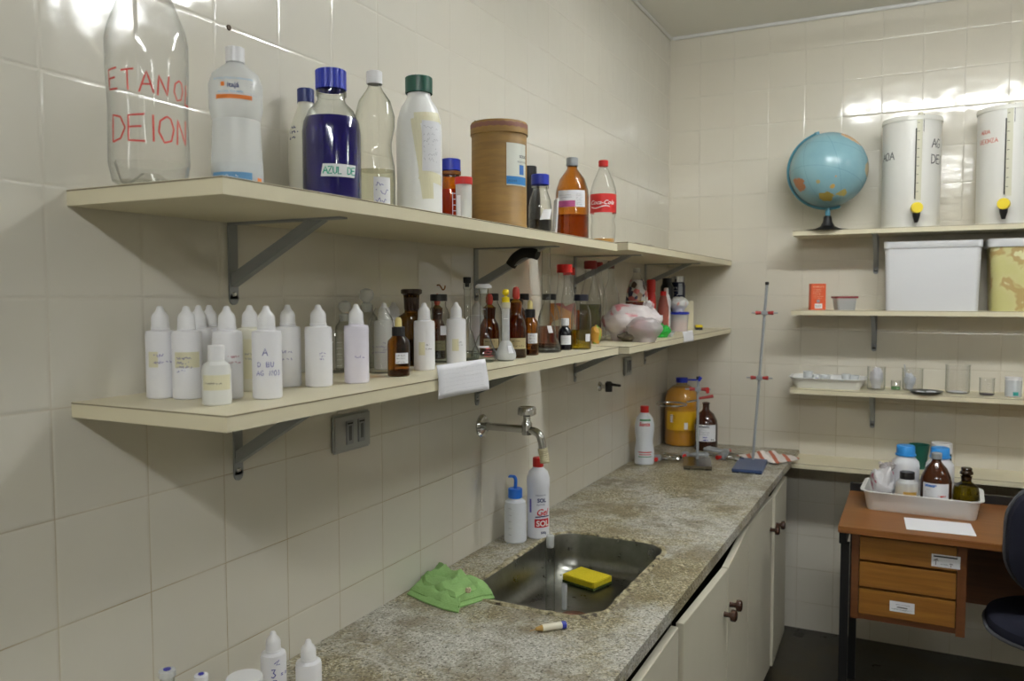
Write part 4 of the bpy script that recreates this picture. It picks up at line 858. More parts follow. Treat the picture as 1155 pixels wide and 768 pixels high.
stand('tall retort stand with a flat blue base and two red clamps', (.466, 3.243, ZB), .07, .112, .235, M('blue_enamel', '#31456e', .35), (0.0, .09, .045), .725, (.348, .608))
st = stand('short retort stand with an upturned steel base and red handled ring clamps', (.268, 3.200, ZB), .25, .108, .19, M('dull_steel', '#6b6353', .25, .8), (0, .05, .0), .345, (.30,))
obj('ring_clamp', TB([(0, .05, .255), (-.045, .035, .248)], .004, 10), m_chrome, st)
obj('support_ring', TB([(-.105+.06*cos(a), .02+.06*sin(a), .240) for a in [i*2*pi/28 for i in range(29)]], .0035, 8), m_chrome, st)
obj('ring_rod', TB([(0, .05, .262), (.06, .06, .272)], [.005, .007], 10), M('clamp_red', '#9c2a26', .45), st)
obj('wing_screw', BX(.030, .044, .03, .045, .285, .31, bev=.003), m_red, st)
obj('yellow_brown_bag', TB([(0, .05, .335), (0.01, .05, .350)], .0085, 10), m_blue, st).name = 'rod_cap'
# loose clamps lying on the bench
def clamp(x, y, rz, label, n):
    t = thing('laboratory_clamp', label, 'clamp', (x, y, ZB), rz, 'loose clamps at the back of the bench')
    obj('arm', TB([(-.09, 0, .010), (.02, 0, .010)], .0048, 10), m_chrome, t)
    for s in (-1, 1):
        obj('jaw', TB(smoothpath([(.02, s*.004, .012), (.045, s*.022, .015), (.075, s*.020, .017), (.09, s*.010, .015)]), [.006]*13+[.009]*6, 10), m_chrome if n % 2 else m_steel, t)
    obj('boss', BX(-.014, .014, -.014, .014, .0, .026, bev=.004), m_steel, t)
    obj('screw_knob', TB([(0, -.014, .012), (0, -.036, .012)], [.006, .009], 10), m_red, t)
    return t
clamp(.185, 3.335, .15, 'chrome laboratory clamp with red knob lying left of the short stand', 0)
clamp(.335, 3.360, -.5, 'chrome laboratory clamp lying between the two stands', 1)
clamp(.325, 3.465, 2.95, 'dull laboratory clamp lying behind the chrome one between the stands', 2)
clamp(.10, 3.215, .1, 'thin chrome clamp lying near the bleach bottle', 1)
# checked towel at the back
def cloth(name, outline_c, w, d, h, seed, mat, label, cat, rz=0, nz=7.0):
    bm = bmesh.new(); nu, nv = 36, 36; g = []
    for j in range(nv+1):
        row = []
        for i in range(nu+1):
            u, v = i/nu-.5, j/nv-.5; e = 1-max(abs(u), abs(v))*2
            x = u*w*(1+.22*noise.noise(Vector((v*3, seed, 0)))); y = v*d*(1+.22*noise.noise(Vector((u*3, 0, seed))))
            z = .004+h*abs(noise.noise(Vector((u*nz*.5, v*nz*.5, seed))))*1.6*min(1, e*4+.25)+h*.35*abs(noise.noise(Vector((u*nz*1.7, v*nz*1.7, seed+5))))
            row.append(bm.verts.new((x, y, z)))
        g.append(row)
    for j in range(nv):
        for i in range(nu): bm.faces.new([g[j][i], g[j][i+1], g[j+1][i+1], g[j+1][i]])
    o = obj(name, bm, mat); o.location = outline_c; o.rotation_euler = (0, 0, rz); m = o.modifiers.new('thickness', 'SOLIDIFY'); m.thickness = .003; m.offset = 0
    return tag(o, label, cat)
def stripe_mat():
    m = M('striped_towel', '#d9cfcb', .9); q = N(m); P = q.pos(True); w = q.n('ShaderNodeTexWave', i_Scale=9.0, i_Distortion=.6, bands_direction='DIAGONAL'); q.l(P, w.inputs[0])
    q.l(q.ramp(w.outputs[0], [(.72, '#d6cfca'), (.8, '#b5674f'), (1, '#b5674f')]), q.b.inputs['Base Color']); return m
cloth('dish_towel', (.505, 3.455, ZB), .19, .17, .018, 3, stripe_mat(), 'white dish towel with reddish stripes beside the tall stand', 'towel', -.5)
# green cloth: folded layers
def gcloth():
    m = M('green_microfibre', '#5a9a48', .95); q = N(m); P = q.pos(True); n = q.noise(P, 300, 2); q.l(q.mix(n, '#789e5c', '#90b674'), q.b.inputs['Base Color']); q.bump(n, .6, .001); return m
gm = gcloth(); t = thing('cleaning_cloth', 'crumpled green cleaning cloth beside the sink against the wall', 'cloth', (.105, 1.545, ZB), 0)
def fold(pts, z0, seed, amp, skirt=True):
    """a folded cloth layer inside a plan outline, edges rolled down"""
    bm = bmesh.new(); n = len(pts); c = Vector((sum(p[0] for p in pts)/n, sum(p[1] for p in pts)/n)); K = 9; rows = []
    q_ = pts+pts[:1]; fine = [Vector((a[0]+(b[0]-a[0])*k/5, a[1]+(b[1]-a[1])*k/5, 0)) for a, b in zip(q_, q_[1:]) for k in range(5)]
    for k in range(K+1):
        f = 1-k/K; row = []
        for p in fine:
            x = c.x+(p.x-c.x)*f; y = c.y+(p.y-c.y)*f
            z = z0+amp*max(0, 1-4*abs(noise.noise(Vector((x*11, y*11, seed)))))*min(1, k/2.0)+amp*.5*abs(noise.noise(Vector((x*26, y*26, seed))))
            if k == 0: z = z0-.006
            row.append((x, y, max(z, .001)))
        rows.append(row)
    rows.insert(0, [(x, y, max(.001, z0-.011)) for x, y, z in rows[0]])
    bm, R = ringmesh(rows); bm.faces.new(R[-1]); return bm
A = [(-0.099, 0.06), (-0.095, 0.088), (-0.099, 0.118), (-0.087, 0.145), (-0.057, 0.107), (-0.019, 0.092), (0.026, 0.094), (0.067, 0.075), (0.102, 0.03), (0.083, 0.01), (0.058, -0.049), (0.07, -0.076), (0.031, -0.074), (-0.023, -0.06), (-0.09, -0.034), (-0.099, 0.021)]
obj('lower_layer', fold(A, .010, 1, .007), gm, t); B = [(x*.95-.001, y*.90+.004) for x, y in A]; obj('middle_layer', fold(B, .018, 5, .010), gm, t)
Cc = [(.045, .035), (.005, .075), (-.030, .080), (-.062, .095), (-.085, .128), (-.094, .10), (-.09, .06), (-.094, .03), (-.06, -.010), (-.005, -.035), (.045, -.045), (.05, -.005), (.065, .015)]
obj('top_fold', fold(Cc, .027, 9, .014), gm, t); obj('debris', blob(.014, .012, .010, 3, .3), M('bread_crumb', '#b9a78c', .8), t, (.062, -.020, .026))
# sink contents
t = thing('sponge', 'yellow sponge with a green scouring side lying in the sink', 'sponge', (.192, 2.02, .6475), -.15)
def sp_mat():
    m = M('sponge_yellow', '#c9b512', .85); q = N(m); P = q.pos(True); v = q.noise(P, 220, 2); q.l(q.mix(v, '#bda70a', '#dccb20'), q.b.inputs['Base Color']); q.bump(v, .8, .002); return m
t.location = (.250, 2.034, .6912)
obj('scouring_pad', BX(-.054, .054, -.041, .041, 0, .006, bev=.001), M('scour_green', '#3b4a14', .9), t); obj('foam', BX(-.054, .054, -.041, .041, .0062, .023, bev=.002, seg=2), sp_mat(), t)
t.rotation_euler = (0, 0, -.30)
P = [(.0105, .0), (.0115, .003), (.0115, .150), (.0105, .156), (.0085, .162), (.0085, .175)]
t = bottle('test_tube', 'tall clear glass cylinder with frosted neck standing in the sink', 'tube', .238, 1.812, .691, P, glass('tube_glass', '#fbfcfb', '#b8beb9', .02, .95), [([(.0086, .160), (.0098, .165), (.0098, .188), (.008, .191), (0, .191)], g_frost, 'frosted_stopper')])
t = bottle('test_tube', 'short translucent plastic tube standing in the sink next to the tall one', 'tube', .266, 1.836, .691, [(.0055, 0), (.0065, .002), (.007, .064)], g_frost)
# marker stub lying on the bench
t = thing('marker_pen', 'short white marker stub with blue end lying in front of the sink', 'pen', (.388, 1.478, ZB+.0075), .80)
obj('barrel', TB([(-.02, 0, 0), (.024, 0, 0)], .0072, 16), M('pen_cream', '#ddd8c4', .4), t); obj('end_cap', TB([(.022, 0, 0), (.031, 0, 0)], .0078, 16), M('pen_blue', '#1f2f9a', .4), t); obj('tip', TB([(-.034, 0, 0), (-.018, 0, 0)], [.003, .007], 12), M('pen_tan', '#b08d4a', .6), t)
o = obj('match_stick', TB([(0, 0, 0), (.052, .004, .002)], .0011, 6), M('match_wood', '#b99a72', .8)); o.location = (.352, 1.452, ZB+.0015); o.rotation_euler = (0, 0, .95); tag(o, 'thin wooden stick lying beside the marker stub', 'stick')
# near bench bottles
GN = 'white dropper bottles on the near end of the bench'
dropper(.105, .988, ZB, 'white dropper bottle on the bench with large blue digits', GN, lambda t, P: flatobj('handwriting', strokes(cyl(P, .15, 0), [[(-.002, .085), (.006, .09), (.001, .082), (.007, .083)]], .0015, hand(cyl(P, .1, .062), '3', .014, .0018, -.006, bm=hand(cyl(P, .1, .044), '3,', .014, .0018, -.004, bm=hand(cyl(P, .85, .06), '==', .010, .0014, -.006)))), ink_b, t))
dropper(.178, .989, ZB, 'plain white dropper bottle on the bench at the bottom of the view', GN)
for x, y, lab, s in ((.113, .772, 'clear volumetric flask with blue dotted stopper, left of the near bench bottles', 1.0), (.170, .780, 'slimmer clear flask with a small blue dotted stopper beside its larger twin', .8)):
    h = .150 if s == 1 else .152; r = .0085*s
    tt = vflask(x, y, ZB, lab, h, .028*s, .0075*s, .07, ([(r*.8, h-.006), (r*.85, h), (r*1.35, h+.001), (r*1.35, h+.009), (0, h+.010)], m_cap if s < 1 else g_frost), (.04, l_clear, .001), group='small flasks on the near bench')
    obj('blue_dot', LT([(0, h+.0102), (r*.6, h+.0102), (r*.6, h+.0112), (0, h+.0112)], 16), M('dot_blue', '#2a2a9c', .4), tt)
t = thing('plastic_jar', 'white lidded jar just showing at the bottom edge of the view', 'jar', (.140, .889, ZB), 0)
obj('body', LT(closed([(.026, 0), (.028, .003), (.028, .080), (.024, .084)]), 28), m_milky, t); obj('lid', LT([(.0245, .083), (.0275, .084), (.0275, .102), (.026, .105), (0, .106)], 30), m_cap, t)

# ------------------------------------------------------------------ back shelves content
Z1, Z2, Z3, Z4 = [b[0] for b in BSZ]
def globe():
    x, y = .705, 3.548; t = thing('globe', 'blue desk globe on a black plastic foot at the left of the top shelf', 'globe', (x, y, Z1), face(x, y)); R = .150; cz = .245
    m = M('globe_map', '#4f9db0', .25); q = N(m); P = q.pos(True)
    col = '#4d97ab'
    n = q.noise(P, 14, 4, .6); base = q.mix(n, '#76a0ac', '#8ab0b8')
    def patch_at(base, d, r, c, sc=22):
        d = Vector(d).normalized()*R
        vm = q.n('ShaderNodeVectorMath', operation='DISTANCE'); q.l(P, vm.inputs[0]); vm.inputs[1].default_value = tuple(d)
        dd = q.math('ADD', vm.outputs['Value'], q.math('MULTIPLY', q.math('SUBTRACT', q.noise(P, sc, 5, .7), .5), r*2.6))
        f = q.n('ShaderNodeMapRange', i_1=r*1.02, i_2=r*.98); q.l(dd, f.inputs[0]); return q.mix(f.outputs[0], base, c)
    for d, r, c in (((-.78, -.55, -.42), .034, '#b07a56'), ((-.05, -.62, -.80), .024, '#a8954a'), ((.36, -.62, -.70), .018, '#b0a058'), ((.10, -.80, -.52), .009, '#c9a55e'), ((.55, -.3, .80), .040, '#c7a37a'), ((.96, -.2, -.05), .030, '#b9a98a'), ((-.25, -.88, -.42), .007, '#a89a68'), ((.18, -.93, -.3), .004, '#c99a6a')): base = patch_at(base, d, r, c)
    sp = q.n('ShaderNodeSeparateXYZ'); q.l(P, sp.inputs[0])
    for nx, ny, nz, off in ((1, .25, .22, 0), (.8, -.6, .2, .0), (.2, .3, .9, .05), (.2, .3, .9, -.05), (.55, .9, .1, 0)):
        s_ = q.math('ADD', q.math('ADD', q.math('MULTIPLY', sp.outputs[0], nx), q.math('MULTIPLY', sp.outputs[1], ny)), q.math('MULTIPLY_ADD', sp.outputs[2], nz, off))
        f = q.math('LESS_THAN', q.math('ABSOLUTE', s_), .0008); base = q.mix(q.math('MULTIPLY', f, .5), base, '#4c7f8f')
    q.l(base, q.b.inputs['Base Color'])
    bm = bmesh.new(); bmesh.ops.create_uvsphere(bm, u_segments=48, v_segments=32, radius=R); o = obj('map_ball', bm, m, t, (0, 0, cz), ang=3)
    ax = Vector((-.30, 0, .955)).normalized()
    arc = [Vector((0, -.0, cz))+(ax*cos(a)+Vector((-.955, 0, -.30))*sin(a))*(R+.006) for a in [pi*i/30 for i in range(0, 31)]]
    obj('meridian_arm', TB(arc, .0055, 8, flat=1.0), M('teal_plastic', '#4a8496', .35), t)
    obj('pivot_knob', TB([ax*(R-.004)+Vector((0, 0, cz)), ax*(R+.012)+Vector((0, 0, cz))], .011, 12), M('teal_plastic', '#4a8496', .35), t)
    obj('stem', LT([(.009, .070), (.0095, .055), (0, .055)], 18), M('teal_plastic', '#4a8496', .35), t)
    obj('neck', TB([(0, 0, .06), (0, 0, .092)], .010, 14), M('teal_plastic', '#4a8496', .35), t)
    obj('foot', LT([(0, 0), (.088, 0), (.086, .003), (.05, .007), (.028, .018), (.018, .036), (.0155, .056), (.012, .060), (0, .060)], 36), m_black, t)
globe()
def barrel(x, y, label, r, h, words, ink, a_tap):
    t = thing('water_barrel', label, 'barrel', (x, y, Z1), face(x, y), 'white water barrels on the top shelf'); P = [(r*.975, 0), (r*.98, .003), (r, h)]
    obj('body', LT(closed([(r*.97, 0), (r*.98, .004), (r*.99, h*.5), (r, h-.01)]), 48), M('barrel_white', '#dddcd6', .3), t)
    obj('lid', LT([(r, h-.012), (r*1.03, h-.012), (r*1.03, h), (r*1.0, h+.006), (r*.6, h+.010), (0, h+.012)], 48), M('barrel_lid', '#dfded6', .3), t)
    obj('sight_tube', TB([cyl(P, a_tap, 0, .004)(0, z) for z in (.105, h*.55, h*.89)], .0022, 8), m_black, t)
    l = flatobj('scale_strip', patch(cyl(P, a_tap, .10, .001), .020, h*.80, u0=.002, nu=4, nv=8), M('scale_cream', '#c9c7b0', .5), t)
    flatobj('scale_marks', strokes(cyl(P, a_tap, .10, .0018), [[(.004, i*h*.078), (.012, i*h*.078)] for i in range(1, 11)]+[[(.026, h*.62), (.026, h*.78)]], .0018), ink_k, l)
    f = cyl(P, a_tap+.02, 0, 0); p = f(0, .068); d = Vector((p.x, p.y, 0)).normalized()
    tp = obj('tap_knob', TB([p, p+d*.045], [.010, .008], 12), m_yel, t)
    obj('tap_dial', TB([p+d*.034, p+d*.052], [.022, .020], 20), m_yel, t)
    obj('tap_spout', TB([p+d*.030+Vector((0, 0, -.004)), p+d*.032+Vector((0, 0, -.03)), p+d*.032+Vector((0, 0, -.055))], [.015, .013, .006], 14), m_black, t)
    for a, z, w, hh, th in words: flatobj('handwriting', hand(cyl(P, a, z), w, hh, th, 0, 0, sp=.85), ink, t)
barrel(1.006, 3.592, 'white cylindrical water barrel with black handwriting, next to the globe', .105, .418, [(-1.22, .262, 'AOA', .030, .0035), (.72, .300, 'AG', .034, .0035), (.72, .240, 'DEI', .034, .0035)], ink_k, .14)
barrel(1.335, 3.592, 'white cylindrical water barrel with red handwriting, at the right edge', .106, .428, [(-1.0, .335, 'AGUA', .014, .0026), (-1.05, .300, 'DEIONZA', .016, .0026), (.45, .305, 'AGUA', .02, .0026)], M('faded_red_ink', '#c9705e', .6), -.10)
barrel_z = Z1
# second shelf
x, y = .670, 3.56; t = thing('small_carton', 'upright orange carton with a white square on the second back shelf', 'carton', (x, y, Z2), .38)
om = M('carton_orange', '#d4562a', .5); obj('box', BX(-.029, .029, -.018, .018, 0, .108, bev=.0006), om, t, smooth=False)
Q = plane((-.029, -.018, 0), (1, 0, 0), (0, 0, 1)); l = flatobj('white_panel', patch(Q, .030, .020, u0=.014, v0=.006, nu=1, nv=1), ink_w, t)
flatobj('printing', typed(Q, 'FERMENTO', .009, .006, .092, bold=.01, bm=scrib(Q, .044, .035, 6, .0010, 3, u0=.007, v0=.048)), M('carton_pale', '#eab594', .5), t); flatobj('emblem', patch(Q, .012, .012, u0=.022, v0=.030, nu=1, nv=1), ink_g, t); flatobj('bars', strokes(plane((-.029, -.018, 0), (1, 0, 0), (0, 0, 1), .0012), [[(.017+i*.004, .010), (.017+i*.004, .022)] for i in range(6)], .0012), ink_k, l)
t = thing('food_tub', 'small clear tub of dark powder with dark red lid on the second back shelf', 'tub', (.775, 3.56, Z2), .4)
def frustum(w0, d0, w1, d1, h, r, z0=0, open_=True, n=6):
    rows = [[(x, y, z0) for x, y in rrect(-w0/2, w0/2, -d0/2, d0/2, r, n)], [(x, y, z0+h*.06) for x, y in rrect(-w0/2-.001, w0/2+.001, -d0/2-.001, d0/2+.001, r, n)], [(x, y, z0+h) for x, y in rrect(-w1/2, w1/2, -d1/2, d1/2, r*1.1, n)]]
    bm, R = ringmesh(rows); bm.faces.new(R[0][::-1])
    if not open_: bm.faces.new(R[-1])
    return bm
obj('tub_body', frustum(.068, .055, .082, .066, .050, .010), g_frost, t); obj('contents', frustum(.064, .051, .075, .06, .036, .010, .002, False), M('dark_powder', '#1c1a20', .9), t); obj('lid', frustum(.090, .074, .091, .075, .008, .012, .048, False), M('dark_red_lid', '#7d1f2c', .4), t)
t = thing('storage_box', 'large white plastic box with fitted lid on the second back shelf', 'box', (1.085, 3.60, Z2), .02)
mw = M('box_white', '#d7d8da', .4); obj('box_body', frustum(.315, .200, .330, .205, .243, .018, 0, False), mw, t); obj('lid', frustum(.336, .212, .338, .214, .026, .020, .241, False), mw, t)
t = thing('storage_box', 'yellowed plastic container with peeling stains and white lid, right edge of the second shelf', 'box', (1.455, 3.595, Z2), .02)
def stain():
    m = M('stained_tub', '#b5ae5a', .4); q = N(m); P = q.pos(True); n = q.noise(P, 9, 3, .55, .3)
    q.l(q.ramp(n, [(.40, '#c6c283'), (.50, '#c9c48a'), (.54, '#b39a62'), (.60, '#b59c68'), (.62, '#d6d5a6'), (.8, '#cccb94')]), q.b.inputs['Base Color']); return m
obj('box_body', frustum(.335, .195, .355, .205, .24, .035, 0, False), stain(), t); obj('lid', frustum(.370, .216, .372, .216, .030, .035, .238, False), mw, t)
# third shelf
t = thing('plastic_tray', 'shallow white tray of small glassware on the third back shelf', 'tray', (.715, 3.600, Z3), .02)
def tray(w, d, h, th=.003, flare=.02, r=.02, lip=.008):
    rows = []
    for a, z in ((0, 0), (0.002, .004), (flare, h-.003), (flare+lip, h), (flare+lip, h+.003), (flare-.001, h+.002), (th*-.2-.001+.0, .006), (-.004, .004)):
        rows.append([(x, y, z) for x, y in rrect(-w/2-a+(0), w/2+a, -d/2-a, d/2+a, r+max(a, 0), 6)])
    bm, R = ringmesh(rows); bm.faces.new(R[0][::-1]); bm.faces.new(R[-1]); return bm
obj('tray_body', tray(.245, .14, .042), M('tray_white', '#dcdcda', .35), t)
for i, (x, y, r, h, c, lb) in enumerate([(.635, 3.60, .020, .060, None, 'small clear cup at the left end of the shallow white tray'), (.672, 3.57, .017, .050, '#4a54a0', 'small cup with violet mark in the shallow white tray'), (.700, 3.62, .022, .045, None, 'low clear cup in the middle of the shallow white tray'), (.785, 3.59, .018, .055, None, 'small frosted cup toward the right of the shallow tray'), (.812, 3.62, .020, .048, None, 'small milky cup at the right end of the shallow tray')]):
    t = thing('small_cup', lb, 'cup', (x, y, Z3+.0045), face(x, y), 'small cups in the shallow tray'); obj('cup_body', LT([(0, 0), (r*.8, 0), (r, h), (r*.93, h), (r*.75, .002), (0, .002)], 24), g_frost, t)
    if c: flatobj('mark', patch(cyl([(r*.8, 0), (r, h)], 0, h*.45), r, h*.3, nu=5), M('cup_mark', c, .5), t)
t = beaker(.898, 3.585, Z3, .034, .095, 'glass beaker stuffed with a white printed wrapper on the third shelf')
obj('paper_filling', blob(.052, .052, .082, 3, .15), print_mat('wrapper_navy', '#d3d3da', '#44446e', 30, .62, False), t, (0, 0, .007))
t = beaker(.970, 3.600, Z3, .018, .040, 'tiny beaker with green tinge beside the stuffed beaker'); obj('green_contents', LT([(0, .005), (.016, .005), (.0165, .015), (0, .015)], 20), glass('pale_green', '#a8d8a8', '#70a070', .1, .2, .3, '#8fc090'), t)
t = beaker(1.030, 3.62, Z3, .038, .090, 'clear beaker holding a blue marked syringe on the third shelf')
obj('syringe', TB([(-.022, -.01, .008), (-.030, -.012, .105)], [.004, .003], 10), g_frost, t); obj('blue_marked_wad', blob(.040, .035, .062, 8, .2), print_mat('wad', '#c9ced6', '#3d6fbf', 28, .6, False), t, (-.010, -.005, .007))
t = thing('petri_dish', 'dark shallow dish with white bits in front of the syringe beaker', 'dish', (1.078, 3.525, Z3), 0)
obj('dish_body', LT([(0, 0), (.042, 0), (.060, .010), (.062, .012), (.058, .0115), (.042, .004), (0, .004)], 32), M('dish_dark', '#3b4140', .3, .4), t); obj('white_bits', blob(.03, .02, .006, 5, .3), m_label, t, (-.02, -.01, .0045)); obj('white_bits', blob(.035, .02, .006, 6, .3), m_label, t, (.018, .01, .0045))
t = beaker(1.188, 3.600, Z3, .043, .112, 'large empty glass beaker with a white base on the third shelf'); obj('base_disc', LT([(0, .0045), (.034, .0045), (.034, .007), (0, .007)], 24), m_label, t)
t = beaker(1.285, 3.565, Z3, .026, .068, 'medium glass jar with dark bottom on the third shelf'); obj('dark_bottom', LT([(0, .0045), (.0235, .0045), (.0235, .008), (0, .008)], 24), M('purple_dark', '#4a3c4a', .5), t)
P = [(.026, 0), (.028, .002), (.028, .062), (.027, .064)]
t = bottle('plastic_jar', 'white jar with teal spot at the right edge of the third shelf', 'jar', 1.372, 3.570, Z3, P, g_frost, [flatcap(.0285, .063, .074, m_cap)], (.055, M('jar_powder', '#c9ced6', .7), .002)); sticker(t, P, .3, .006, .018, .014, M('teal_spot', '#1b8a86', .5), 'teal_spot')
# lowest shelf, behind the desk tray
t = thing('plastic_cup', 'dark green plastic cup on the lowest back shelf', 'cup', (1.060, 3.600, Z4), 0); obj('cup_body', LT([(0, 0), (.026, 0), (.037, .095), (.039, .097), (.035, .096), (.025, .004), (0, .004)], 32), M('cup_green', '#0e5244', .4), t)
P = [(.036, 0), (.038, .003), (.038, .095), (.036, .1)]
t = bottle('medicine_tub', 'white canister with a black printed patch on the lowest back shelf', 'canister', 1.140, 3.610, Z4, P, m_white, [flatcap(.037, .098, .108, m_cap, 'cap', .0005)]); sticker(t, P, .75, .035, .030, .034, M('dark_label', '#2a2e38', .6), 'dark_label')

# ------------------------------------------------------------------ desk
DZ = .72
t = thing('desk', 'wooden desk with three drawers and black metal frame under the back shelves', 'desk', (1.43, 3.08, 0))
dx, dy = 1.43, 3.08
obj('desktop', BX(.824-dx, 2.05-dx, 2.812-dy, 3.352-dy, DZ-.022, DZ, bev=.002), m_top, t, smooth=False)
bm = BX(.827-dx, .850-dx, 2.83-dy, 3.34-dy, DZ-.062, DZ-.022); obj('side_rail', bm, m_black, t, smooth=False)
obj('back_panel', BX(.86-dx, 2.02-dx, 3.31-dy, 3.326-dy, .36, DZ-.022), m_car, t, smooth=False)
obj('shade_strip', BX(.824-dx, 2.05-dx, 3.353-dy, 3.372-dy, DZ-.06, DZ+.030), m_black, t, smooth=False)  # black strip added for the shade on the wall behind the desktop
for x in (.832, 2.015):
    for y in (2.85, 3.31): obj('leg', BX(x-dx, x+.026-dx, y-.013-dy, y+.013-dy, 0, DZ-.062 if x < 1 else DZ-.022), m_black, t, smooth=False)
x0, x1, y0 = .866, 1.196, 2.84
bm = BX(x0-dx, x0+.022-dx, y0-dy, 3.30-dy, .412, DZ-.022); box(bm, x1-.026-dx, x1-dx, y0-dy, 3.30-dy, .405, DZ-.022); box(bm, x0+.022-dx, x1-.026-dx, y0+.004-dy, 3.30-dy, .412, .430); box(bm, x0+.022-dx, x1-.026-dx, 3.28-dy, 3.30-dy, .43, DZ-.022)
for z in (.516, .606): box(bm, x0+.022-dx, x1-.026-dx, y0+.018-dy, y0+.04-dy, z, z+.014)
box(bm, x0+.022-dx, x1-.026-dx, y0+.018-dy, y0+.04-dy, DZ-.032, DZ-.0225)
obj('pedestal', bm, m_car, t, smooth=False)
for i, (z0_, z1_, n) in enumerate(((.432, .515, 'bottom'), (.523, .604, 'middle'), (.612, .689, 'top'))):
    d = obj('drawer', BX(x0+.024-dx, x1-.028-dx, y0-.002-dy, y0+.4-dy, z0_, z1_, bev=.0015), m_drw, t, smooth=False)
    if n != 'middle':
        a, w_, h_ = ((.140, .058, .034) if n == 'bottom' else (.208, .066, .036)); Q = plane((x0+.024-dx+(a if n == 'top' else .092), y0-.002-dy, z0_+(.024 if n == 'bottom' else .008)), (1, 0, 0), (0, 0, 1))
        l = flatobj('sticker', patch(Q, w_+.014, h_+(.004 if n == 'top' else 0), u0=0, nu=1, nv=1), m_label, d)
        Q2 = plane((x0+.024-dx+(a if n == 'top' else .092), y0-.003-dy, z0_+(.024 if n == 'bottom' else .008)), (1, 0, 0), (0, 0, 1))
        bm = bmesh.new()
        if n == 'top':
            patch(Q2, .066, .005, bm, 1, 1, u0=.006, v0=.031); strokes(Q2, [[(.012, .006), (.013, .022)], [(.006, .018), (.013, .024), (.020, .019)], [(.008, .022), (.013, .024), (.018, .026)], [(.054, .004), (.055, .012)], [(.050, .012), (.055, .015), (.060, .012)]], .0018, bm); strokes(Q2, [[(.026, .010), (.046, .010)]], .001, bm)
        else:
            scrib(Q2, .060, .004, 1, .0009, 2, u0=.006, v0=.008, bm=bm); scrib(Q2, .05, .003, 1, .0008, 5, u0=.016, v0=.024, bm=bm); strokes(Q2, [[(.022, .016), (.052, .015)]], .003, bm)
        flatobj('printing', bm, ink_k, l)
# tray on desk with its bottles
t = thing('plastic_tray', 'deep white plastic tray holding bottles on the desk', 'tray', (1.068, 3.175, DZ), -.04)
obj('tray_body', tray(.335, .205, .066, flare=.012, r=.022, lip=.012), M('tray_white', '#dcdcda', .35), t)
ZT = DZ+.0045
def powder_bottle(x, y, label):
    P = [(.043, 0), (.046, .003), (.046, .135), (.044, .150), (.030, .166), (.028, .172)]
    t = thing('chemical_bottle', label, 'bottle', (x, y, ZT), face(x, y), 'white bottles with sky blue caps in the desk tray'); obj('body', LT(closed(P), 32), M('powder_white', '#dadbdf', .35), t)
    obj('cap', LT([(.028, .170), (.034, .171), (.034, .176), (.031, .178), (.030, .204), (.028, .207), (0, .207)], 40, ridge=.0006), m_sky, t)
    l = sticker(t, P, .2, .03, .07, .095, m_label); flatobj('printing', scrib(cyl(P, .2, .100, .0012), .05, .012, 2, .0022, 3), M('label_blue_ink', '#3b74c4', .6), l); flatobj('printing', scrib(cyl(P, .2, .04, .0012), .06, .05, 6, .0008, 4), ink_g, l)
powder_bottle(1.015, 3.230, 'white chemical bottle with sky blue cap, left one in the desk tray')
powder_bottle(1.125, 3.236, 'white chemical bottle with sky blue cap, behind the brown litre bottle')
P = [(.046, 0), (.049, .004), (.049, .105), (.046, .122), (.034, .150), (.018, .170), (.0145, .176), (.0145, .190)]
t = bottle('reagent_bottle', 'brown litre bottle with grey cap and blue marked label in the desk tray', 'bottle', 1.112, 3.140, ZT, P, M('brown_glass_desk', '#40200f', .08), [flatcap(.0165, .184, .204, m_grey, 'cap', .0005)])
l = sticker(t, P, 0, .020, .088, .085, nu=16, eps=.0008); Q = cyl(P, 0, .02, .0013); flatobj('printing', scrib(Q, .055, .004, 2, .004, 3, u0=-.036, v0=.074), M('label_blue_ink', '#3b74c4', .6), l); flatobj('printing', scrib(Q, .03, .012, 2, .003, 5, u0=.008, v0=.03), ink_r, l); flatobj('printing', scrib(Q, .03, .05, 7, .0007, 5, u0=-.036, v0=.012), ink_g, l)
P = [(.036, 0), (.038, .003), (.038, .075), (.034, .098), (.024, .108), (.022, .112)]
t = bottle('sample_jar', 'small clear jar of yellow-brown powder with black cap in the desk tray', 'jar', 1.022, 3.115, ZT, P, g_frost, [flatcap(.0235, .110, .134, m_black, 'cap', .0006)], (.076, l_cream, .0015)); l = sticker(t, P, .3, .035, .045, .035, M('ochre_label', '#b08a3e', .6))
P = [(.038, 0), (.041, .004), (.041, .072), (.037, .090), (.020, .102), (.016, .106), (.016, .122), (.019, .124)]
t = bottle('stoppered_bottle', 'olive glass bottle with dark ground stopper at the right of the desk tray', 'bottle', 1.205, 3.175, ZT, P, g_olive, [([(.0155, .108), (.0175, .124), (.012, .127), (.021, .132), (.021, .138), (.016, .144), (.018, .150), (.015, .154), (0, .154)], M('smoky_stopper', '#2b1b0e', .15), 'stopper')], (.022, M('yellow_crystal', '#b9a52a', .4), .0015))
t = thing('plastic_bag', 'crumpled clear bag with pink print standing in the left end of the desk tray', 'bag', (.945, 3.170, ZT), .3)
obj('bag_film', blob(.085, .10, .130, 22, .22, pinch=.85, sub=4), print_mat('desk_bag', '#dcdadd', '#b8667c', 22, .60), t); obj('bag_top', blob(.05, .03, .04, 25, .4), g_film, t, (.01, 0, .112))
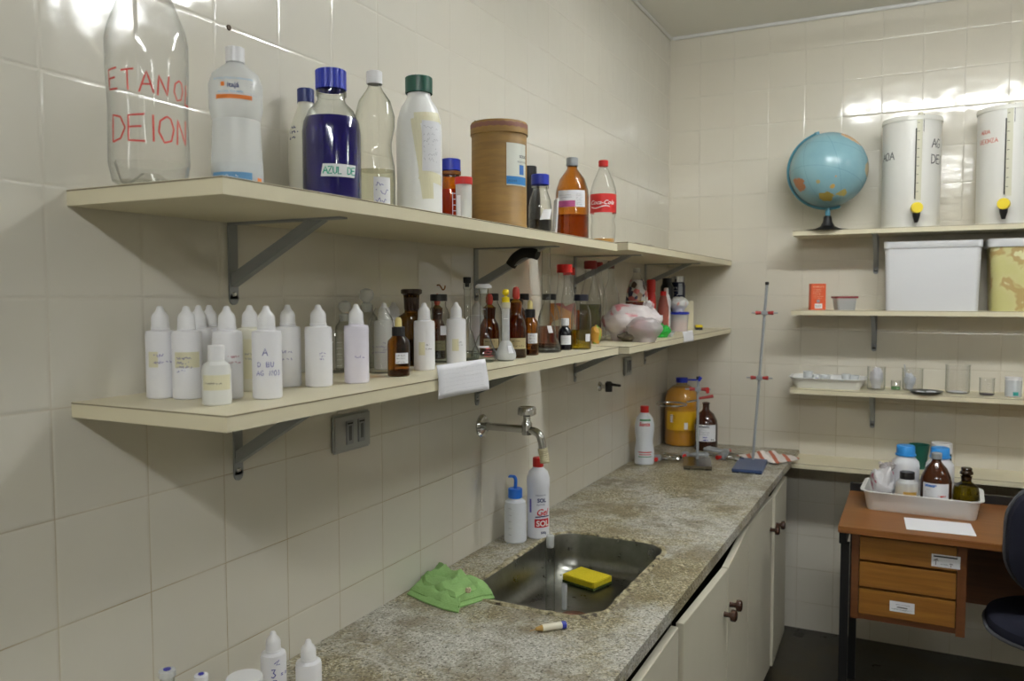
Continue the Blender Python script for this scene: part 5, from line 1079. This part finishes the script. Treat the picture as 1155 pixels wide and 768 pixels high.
# sheet and chair
o = obj('paper_sheet', BX(-.099, .099, -.076, .076, 0, .0005), m_paper, smooth=False); o.location = (1.119, 2.948, DZ+.0004); o.rotation_euler = (0, 0, .06); tag(o, 'blank white paper sheet lying on the desk in front of the tray', 'paper')
P = [(.010, 0), (.010, .012), (.006, .02), (0, .021)]
o = obj('pen_cap', TB([(-.012, 0, .006), (.03, .01, .006)], .0055, 10), m_lblue); o.location = (1.345, 3.085, DZ); tag(o, 'small blue pen cap lying on the desk at the right edge', 'pen')
t = thing('office_chair', 'navy blue office chair with grey piping pushed under the desk', 'chair', (1.49, 2.93, 0), 0)
nv = M('navy_fabric', '#0f1226', .9); pipe = M('grey_piping', '#4e4f54', .5)
def cushion(w, d, h, r, n=8):
    rows = []
    for a, z in ((-.02, 0), (0, h*.15), (.004, h*.5), (-.002, h*.8), (-.02, h*.97), (-.06, h*1.04), (-.12, h*1.08)):
        rows.append([(x, y, z) for x, y in rrect(-w/2-a, w/2+a, -d/2-a, d/2+a, max(r+a, .03), n)])
    bm, R = ringmesh(rows); bm.faces.new(R[0][::-1]); bm.faces.new(R[-1]); return bm
obj('seat', cushion(.46, .44, .055, .19), nv, t, (0, 0, .425)); obj('seat_piping', TB([(x, y, 0) for x, y in rrect(-.236, .236, -.226, .226, .195, 8)+rrect(-.236, .236, -.226, .226, .195, 8)[:1]], .006, 8, False), pipe, t, (0, 0, .440))
bk = obj('backrest', cushion(.42, .34, .05, .13), nv, t, (0, -.30, .80)); bk.rotation_euler = (pi/2+.12, 0, 0)
pp = rrect(-.215, .215, -.175, .175, .135, 8); o = obj('backrest_piping', TB([(x, y, .01) for x, y in pp+pp[:1]], .006, 8, False), pipe, t, (0, -.30, .80)); o.rotation_euler = (pi/2+.12, 0, 0)
obj('back_bracket', TB(smoothpath([(0, -.10, .415), (0, -.30, .41), (0, -.35, .50), (0, -.325, .70)]), .014, 10), m_black, t)
obj('gas_column', LT([(0, .09), (.028, .09), (.028, .26), (.016, .26), (.016, .42), (0, .42)], 18), m_black, t)
for k in range(5):
    a = 2*pi*k/5+.3; lg = obj('base_leg', TB([(.02*cos(a), .02*sin(a), .105), (.27*cos(a), .27*sin(a), .075)], [.024, .015], 10), m_black, t)
    c = obj('caster', TB([(.27*cos(a)-.012*sin(a), .27*sin(a)+.012*cos(a), .028), (.27*cos(a)+.012*sin(a), .27*sin(a)-.012*cos(a), .028)], .028, 16), m_black, t)
